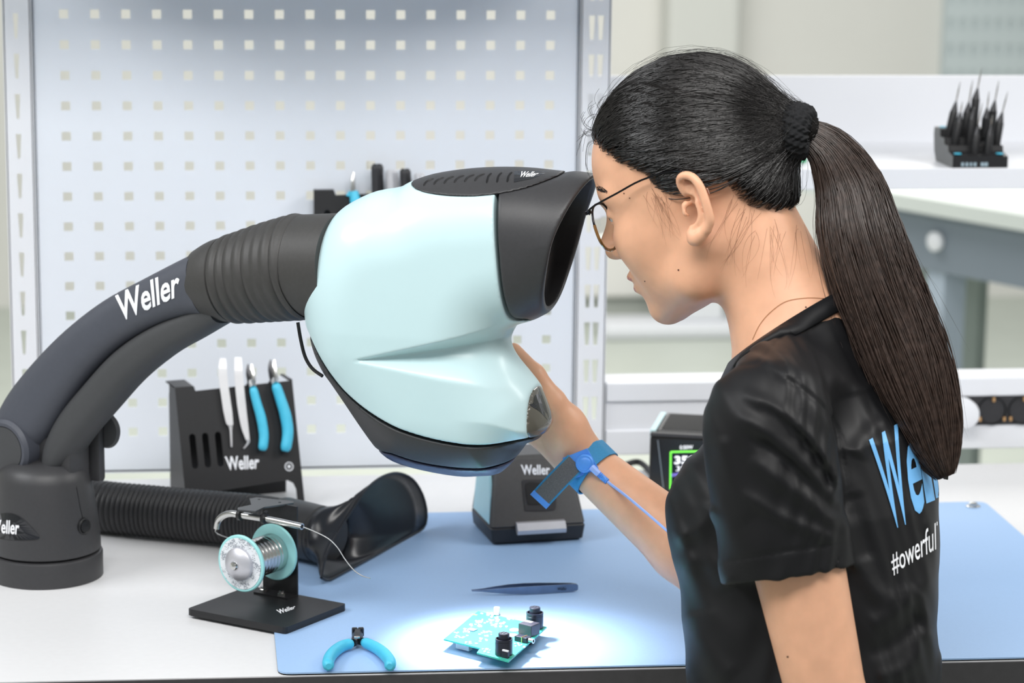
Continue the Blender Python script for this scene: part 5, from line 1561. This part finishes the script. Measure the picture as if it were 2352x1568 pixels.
zones = [((1103, 1409), (1132, 1414), 9), ((1092, 1424), (1120, 1432), 12), ((1080, 1432), (1105, 1440), 9), ((1124, 1417), (1150, 1428), 14), ((1128, 1430), (1165, 1440), 16), ((1060, 1440), (1078, 1455), 10), ((1100, 1450), (1130, 1462), 14), ((1100, 1465), (1120, 1475), 9), ((1045, 1452), (1075, 1465), 10), ((1163, 1418), (1185, 1424), 12), ((1182, 1478), (1205, 1490), 9), ((1108, 1490), (1135, 1500), 8), ((1060, 1472), (1095, 1480), 8)]
M_smd = mat('component_white', lin(236, 240, 240), .45, noise=.03, nscale=200)
for (a0, b0), (a1, b1), nn in zones:
    for _ in range(nn):
        x = rr_.uniform(a0, a1); y = rr_.uniform(b0, b1)
        cbox(x, y, rr_.uniform(.0012, .0034), rr_.uniform(.0008, .0018), rr_.uniform(.0005, .0012), 'component', M_smd)
cbox(1066, 1466, .0165, .0060, .0095, 'under_connector', M_print, -.0111)
cbox(1215, 1452, .006, .006, .0109, 'stand_post', M_con, -.0120)

# --- black tip cleaner box
cl = thing('tip_cleaner', 'black tip cleaner box with a silver drawer handle, behind the viewer', 'cleaner', onZ(1240, 1250, MT))
fa = onZ(1128, 1254, MT); fb = onZ(1344, 1241, MT); A = unit(fb - fa); Wd = np.linalg.norm(fb - fa); Bk = np.array([-A[1], A[0], 0])
back = .098
UP = np.array([0, 0, 1.0])
def cf(a, d, z): return fa + A * a + Bk * d + UP * z
def loft_box(name, m, rings, parent, bev=.003):
    """rings: list of (z, a0, a1, d0, d1); chamfered corners"""
    v_ = []; f_ = []
    for z, a0, a1, d0, d1 in rings:
        for k in range(16):
            cx, cy = ((a1, d1), (a0, d1), (a0, d0), (a1, d0))[k // 4]
            sx_, sy_ = ((1, 1), (-1, 1), (-1, -1), (1, -1))[k // 4]
            t = (k // 4) * math.pi / 2 + (k % 4) / 3 * math.pi / 2
            v_.append(cf(cx - sx_ * bev + bev * math.cos(t), cy - sy_ * bev + bev * math.sin(t), z))
    n = len(rings)
    for i in range(n - 1):
        for k in range(16): f_.append((i * 16 + k, i * 16 + (k + 1) % 16, (i + 1) * 16 + (k + 1) % 16, (i + 1) * 16 + k))
    f_ += [tuple(range(16))[::-1], tuple((n - 1) * 16 + k for k in range(16))]
    return add(name, v_, f_, m, parent, smooth=True, bvh=True, sharp=30)
Hc = onP(1230, 1046, cf(0, .03, 0), Bk)[2] - MT
M_cln = mat('cleaner_black', lin(74, 73, 73), .42, noise=.05, nscale=250, bump=.06, bscale=1500)
loft_box('tray', M_blk, [(.0004, .006, Wd - .006, .006, back - .004), (.003, .002, Wd - .002, .002, back), (.019, 0, Wd, 0, back), (.0205, .001, Wd - .001, .001, back)], cl)
upb = loft_box('housing', M_cln, [(.0210, .001, Wd - .001, .001, back), (.0225, 0, Wd, 0, back), (.050, .004, Wd - .004, .012, back), (Hc - .004, .012, Wd - .012, .030, back - .004), (Hc, .016, Wd - .016, .036, back - .010)], cl, .005)
sidep = [(.010, .0235), (.088, .0235), (.088, Hc - .012), (.040, Hc - .008), (.020, .055)]
MB().prism(sidep, (cf(.0, 0, 0) - A * .001, Bk, UP + A * .09, -A), -.002, .0012).build('side_panel', mat('cyan_panel', lin(168, 214, 226), .4, noise=.02, nscale=50), cl)
lettering('Weller', [(1196, 1067), (1263, 1067), (1263, 1090), (1199, 1090)], BV[upb.name], M_print, upb, .022, 1, .0008)
def dq_(px): P, ok = cast(px, BV[upb.name], .0006); return P
w_px = catmull([(1203, 1102), (1240, 1101), (1272, 1101), (1276, 1112), (1277, 1162), (1266, 1171), (1214, 1172), (1206, 1166), (1200, 1110)], 3, closed=True)
decal('recess_surround', *fan(w_px), BV[upb.name], M_blk, upb, .0012)
w2 = catmull([(1208, 1110), (1240, 1109), (1268, 1109), (1270, 1116), (1270, 1150), (1262, 1156), (1218, 1158), (1212, 1150)], 3, closed=True)
decal('recess', *fan(w2), BV[upb.name], M_dark, upb, .0020)
ha, hb_ = (onP(1185, 1205, fa, Bk) - fa) @ A, (onP(1296, 1205, fa, Bk) - fa) @ A
MB().raw([cf(a, d, z) for a in (ha, hb_) for d, z in ((.006, .027), (-.004, .0265), (-.010, .0190), (-.009, .0140), (-.004, .0135), (0, .018))],
         [(0, 1, 2, 3, 4, 5), (11, 10, 9, 8, 7, 6)] + [(i, 6 + i, 6 + (i + 1) % 6, (i + 1) % 6) for i in range(6)]).build('drawer_handle', mat('satin_silver', lin(200, 200, 206), .35, metal=.5, noise=.03, nscale=90), cl)

# --- soldering station with lit display
st = thing('soldering_station', 'black soldering station with green framed display behind the shoulder', 'soldering station', onZ(1500, 1148))
ga = onZ(1488, 1150); Bk = unit((.30, .95, 0)); A = np.array([Bk[1], -Bk[0], 0]); Wd = .150; fa = ga
Hs = onP(1488, 1000, ga, Bk)[2]
M_stn = mat('station_black', lin(40, 39, 38), .3, noise=.04, nscale=150)
stb = loft_box('housing', M_stn, [(.004, .002, Wd - .002, .002, .118), (.008, 0, Wd, 0, .12), (Hs - .004, 0, Wd, .004, .12), (Hs, .003, Wd - .003, .007, .118)], st, .004)
loft_box('feet', M_dark, [(0, .01, Wd - .01, .01, .11), (.004, .01, Wd - .01, .01, .11)], st, .003)
loft_box('bezel', M_blk, [(Hs - .001, .0, Wd, .003, .012), (Hs + .003, .001, Wd - .001, .004, .012)], st, .002)
loft_box('side_trim', mat('pale_cyan_trim', lin(190, 222, 226), .4), [(Hs - .006, -.001, .005, .014, .118), (Hs + .004, -.001, .006, .014, .118)], st, .001)
tp_ = loft_box('top_grille', M_blk, [(Hs - .001, .006, Wd - .006, .014, .116), (Hs + .004, .008, Wd - .008, .016, .114)], st, .002)
for k in range(12):
    o_ = cf(.012, .022 + k * .0075, Hs + .004)
    MB().prism([(0, 0), (Wd - .024, 0), (Wd - .024, .003), (0, .003)], (o_, A, Bk, UP), 0, .0010).build('grille_rib', M_dark, tp_)
def sq(px): return np.array([onP(x, y, cf(0, .0018, .03), unit(Bk - UP * .035)) for x, y in px])
M_led = mat('display_green', lin(110, 220, 70), .4, emit=lin(120, 240, 80), estr=1.1)
M_scr = mat('display_black', lin(16, 15, 18), .1, coat=.5)
M_dig = mat('display_digits', lin(240, 240, 245), .4, emit=(1, 1, 1), estr=.8)
sc_px = [(1541, 1037), (1640, 1035), (1640, 1120), (1540, 1122)]
def lift(P, d): return P - Bk * d
scf = lift(sq(sc_px), .0012)
add('display', scf, [(0, 1, 2, 3)], M_scr, st)
for a, b_ in zip(range(4), (1, 2, 3, 0)):
    MB().tube([lift(sq([sc_px[a]]), .0016)[0], lift(sq([sc_px[b_]]), .0016)[0]], .0011, 6).build('display_frame', M_led, st)
def stxt(body, q, m=M_dig, bold=.03):
    V, Fs = text_tris(body, bold, 0); add('lettering', lift(sq(quad_px(V, q)), .0022), Fs, m, st)
stxt('350', [(1550, 1046), (1598, 1045), (1598, 1064), (1549, 1065)])
stxt('350', [(1554, 1069), (1586, 1068), (1586, 1080), (1553, 1081)], M_dig, .01)
stxt('0:50W', [(1562, 1022), (1592, 1021), (1592, 1030), (1562, 1031)], M_dig, .01)
bp = lift(sq([(1543, 1086), (1562, 1084), (1562, 1091), (1543, 1094)]), .0022)
add('display_bar', bp, [(0, 1, 2, 3)], mat('display_violet', lin(110, 100, 170), .4, emit=lin(110, 100, 190), estr=.6), st)
MB().tube(lift(sq([(1511, 1010), (1524, 1120)]), .001), .0005, 6).build('panel_groove', M_grey, st)
cbq = [onZ(1500, 1090, .004), onZ(1470, 1062, .004), onZ(1440, 1066, .004), onZ(1400, 1085, .004), onZ(1370, 1100, .004)]
cbl = MB().tube(catmull(cbq, 6), .004, 10).build('station_cable', M_blk, None, smooth=True); tag(cbl, 'dark cable running along the worktop beside the station', 'cable')

# --- tip rack on the upper shelf
ZS = zs0
rk = thing('tip_rack', 'black stepped rack for soldering tips on the white upper shelf', 'tip rack', onY(2230, 380, YP + .03))
ra_ = onZ(2190, 385.5, ZS + .0002); rb_ = onZ(2309, 383, ZS + .0002); A = unit(rb_ - ra_)
A = np.array([1.0, 0, 0]); Bk = np.array([0, 1.0, 0])
Wd = np.linalg.norm(rb_ - ra_); fa = ra_
prof = [(0, 0), (.075, 0), (.085, .012), (.090, .034), (.088, .044), (.064, .044), (.062, .034), (.044, .034), (.042, .026), (.024, .026), (.022, .019), (0, .015)]
v_ = [cf(a, d, z) for a in (0, Wd) for d, z in prof]; n = len(prof)
add('rack_body', v_, [tuple(range(n)), tuple(range(2 * n - 1, n - 1, -1))] + [(i, n + i, n + (i + 1) % n, (i + 1) % n) for i in range(n)], M_blk2, rk)
tk = MB().prism([(d, z) for d, z in prof], (cf(-.0012, 0, 0), Bk, UP, -A), 0, .0012).build('rack_cheek', mat('rack_grey', lin(112, 114, 114), .5, noise=.04, nscale=120), rk)
for a, d, z in ((.007, .008, .0172), (Wd - .009, .008, .0172), (.006, .078, .0442)):
    MB().lathe([(.0052, 0), (.0052, .0006), (.004, .0012), (.0001, .0014)], cf(a, d, z), UP, 20, closed=False).build('cyan_stud', M_cyan, rk, smooth=True)
for a0_, a1_ in ((.14, .19), (.22, .27), (.30, .34), (.37, .42), (.50, .56), (.57, .63)):
    MB().prism([(0, 0), (Wd * (a1_ - a0_), 0), (Wd * (a1_ - a0_), .005), (0, .005)], (cf(Wd * a0_, 0, .002), A, UP, -Bk), 0, .0003).build('print_mark', mat('faint_print', lin(150, 170, 180), .5), rk)
tips = [(485, 830, 545, 570, 615, 235, .078), (555, 930, 600, 690, 640, 455, .055), (660, 860, 695, 575, 755, 215, .078), (760, 780, 790, 420, 855, 80, .078), (715, 950, 745, 650, 775, 520, .055),
        (770, 1080, 795, 830, 865, 470, .033), (890, 850, 905, 640, 940, 340, .055), (965, 760, 985, 560, 1050, 220, .078), (915, 1090, 945, 830, 980, 600, .033), (1020, 940, 1060, 690, 1150, 345, .055)]
tl = ['tall tip with a rounded end at the left back of the black rack', 'short blunt tip in the left of the middle row of the rack', 'tapered tip second from left in the back row of the rack', 'tallest needle tip rising from the back of the black rack', 'short tip in the middle of the black rack below the tallest one',
      'tapered tip left in the front row of the black rack', 'slim tapered tip right of centre in the middle row of the rack', 'tall tapered tip at the right back of the black rack', 'blunt bright tip right in the front row of the black rack', 'slanted slim tip at the right side of the black rack']
for (x0_, y0_, x1_, y1_, x2_, y2_, d), lb in zip(tips, tl):
    k_ = 4.9; f0 = cf(0, d - .010, 0)
    p0 = onP(2080 + x0_ / k_, 140 + y0_ / k_, f0, C_F * [1, 1, 0]); p1 = onP(2080 + x1_ / k_, 140 + y1_ / k_, f0, C_F * [1, 1, 0]); p2 = onP(2080 + x2_ / k_, 140 + y2_ / k_, f0, C_F * [1, 1, 0])
    p0 = p0 + (p0 - p1) * .05
    ti = thing('soldering_tip', lb, 'soldering tip', p0, 'soldering tips in the rack')
    MB().tube([p0, p0 + (p1 - p0) * .97, p1], [.0056, .0056, .0050], 12).build('sleeve', M_blk2, ti, smooth=True)
    dd_ = unit(p2 - p1)
    sharp_ = d != .055 or True
    MB().tube([p1, p1 + dd_ * .007, p1 + dd_ * .014], [.0050, .0032, .0011], 12).build('collar', M_dsteel, ti, smooth=True)
    MB().tube([p1 + dd_ * .012, p1 + (p2 - p1) * .7, p2], [.0009, .0011, .0003], 8).build('needle', M_steel, ti, smooth=True)
smb = onZ(1836, 372, ZS)
sb = thing('small_jar', 'small white jar with green base glimpsed under the hair tie', 'jar', smb)
MB().lathe([(.010, 0), (.010, .006)], smb, UP, 20).build('base', mat('green_base', lin(90, 170, 130), .4), sb, smooth=True)
MB().lathe([(.009, .006), (.009, .020), (.005, .024)], smb, UP, 20).build('jar_body', M_clear, sb, smooth=True)

# ------------------------------------------------------------------ wrist strap with cord
ws_ = thing('wrist_strap', 'blue elastic wrist strap with a snap and cord on the raised wrist', 'wrist strap', WRR)
M_band = mat('strap_blue', lin(48, 132, 180), .6, noise=.12, nscale=900, bump=.3, bscale=1800)
M_snap = mat('snap_blue', lin(84, 150, 236), .4, noise=.03, nscale=80)
M_weave = mat('strap_weave', lin(96, 96, 98), .7, noise=.35, nscale=1500, bump=.4, bscale=2600)
fd = unit(WRR - ELR)
bcn = WRR - fd * .012
bt = unit(fd + np.array([.10, 0, .0]))
a_ = unit(np.cross(bt, C_F)); b_ = np.cross(bt, a_)
def band(r0, w, m, name, t0=0, t1=2 * math.pi, n=48):
    v_ = []; f_ = []
    for i in range(n + 1):
        t = t0 + (t1 - t0) * i / n
        d_ = math.cos(t) * a_ + math.sin(t) * b_
        h = body_sdf((bcn + d_ * np.linspace(.005, .06, 45)[:, None]))
        k = np.argmax(h > 0); rad = np.linspace(.005, .06, 45)[k] + .0012
        for rr_2, ww in ((rad, -w / 2), (rad + .0016, -w / 2), (rad + .0016, w / 2), (rad, w / 2)): v_.append(bcn + d_ * rr_2 + bt * ww)
    for i in range(n):
        for k in range(4): f_.append((i * 4 + k, i * 4 + (k + 1) % 4, i * 4 + 4 + (k + 1) % 4, i * 4 + 4 + k))
    return add(name, v_, f_, m, ws_, smooth=True, bvh=True, sharp=40)
bnd = band(.028, .021, M_band, 'elastic_band')
sc_c, ok = cast([(1344, 1063)], BV[bnd.name], .002)
snp = sc_c[0] if ok[0] else onY(1344, 1063, 2.64)
sn_ = unit(-C_F + np.array([-.15, 0, -.1]))
def sp3(x, y, d=0.0): return onP(x, y, snp + sn_ * d, sn_)
bk = [sp3(*p) for p in ((1292, 1052), (1348, 1030), (1374, 1076), (1318, 1100))]
v_ = bk + [p - sn_ * .004 for p in bk]
add('buckle_plate', v_, [(0, 1, 2, 3), (7, 6, 5, 4), (0, 4, 5, 1), (1, 5, 6, 2), (2, 6, 7, 3), (3, 7, 4, 0)], M_snap, ws_)
MB().lathe([(.0095, 0), (.0095, .004), (.0085, .005), (.0070, .005), (.0066, .0056), (.0050, .0064), (.0001, .0068)], snp + sn_ * .0005, sn_, 36).build('snap_cap', M_snap, ws_, smooth=True)
tl_ = catmull([(1322, 1062), (1300, 1084), (1270, 1115), (1236, 1152)], 6)
def ribbon(path, wpx, d0, d1, m, name, th=.0014):
    path = np.asarray(path); T = np.gradient(path, axis=0); T /= np.linalg.norm(T, axis=1)[:, None]; Nn = np.stack([-T[:, 1], T[:, 0]], 1)
    dd = np.linspace(d0, d1, len(path))
    L_ = [sp3(*(p + n * wpx / 2), d) for p, n, d in zip(path, Nn, dd)]; R_ = [sp3(*(p - n * wpx / 2), d) for p, n, d in zip(path, Nn, dd)]
    n = len(path); v_ = L_ + R_ + [p - sn_ * th for p in L_] + [p - sn_ * th for p in R_]; f_ = []
    for i in range(n - 1):
        f_ += [(i, i + 1, n + i + 1, n + i), (2 * n + i, 3 * n + i, 3 * n + i + 1, 2 * n + i + 1), (i, 2 * n + i, 2 * n + i + 1, i + 1), (n + i, n + i + 1, 3 * n + i + 1, 3 * n + i)]
    f_ += [(0, n, 3 * n, 2 * n), (n - 1, 3 * n - 1, 4 * n - 1, 2 * n - 1)]
    return add(name, v_, f_, m, ws_)
ribbon(tl_, 50, .001, .006, M_band, 'strap_tail')
ribbon(tl_[:-2], 41, .0014, .0064, M_weave, 'tail_weave', .0006)
ribbon(tl_[-3:], 50, .0066, .0072, M_snap, 'tail_end', .0020)
lettering('W', [(1372, 986), (1392, 990), (1396, 1012), (1382, 1012)], BV[bnd.name], M_print, bnd, .05, 1, .0006)
cd = catmull([sp3(1358, 1072, .003), sp3(1375, 1088, .004), sp3(1398, 1108, .004), onY(1440, 1140, 2.560), onY(1490, 1182, 2.532), onY(1535, 1221, 2.505), onY(1556, 1240, 2.495)], 8)
MB().tube(cd, np.interp(np.arange(len(cd)), [0, 8, 9, len(cd)], [.0038, .0034, .0014, .0013]), 10).build('cord', mat('cord_blue', lin(150, 180, 244), .4), ws_, smooth=True)
for i in range(7):
    k = 9 + i * 1; q = cd[k]; dq2 = unit(cd[k + 1] - cd[k])
    MB().lathe([(.0014, -.0008), (.0032, -.0006), (.0032, .0006), (.0014, .0008)], q, dq2, 14).build('strain_relief', M_snap, ws_, smooth=True)
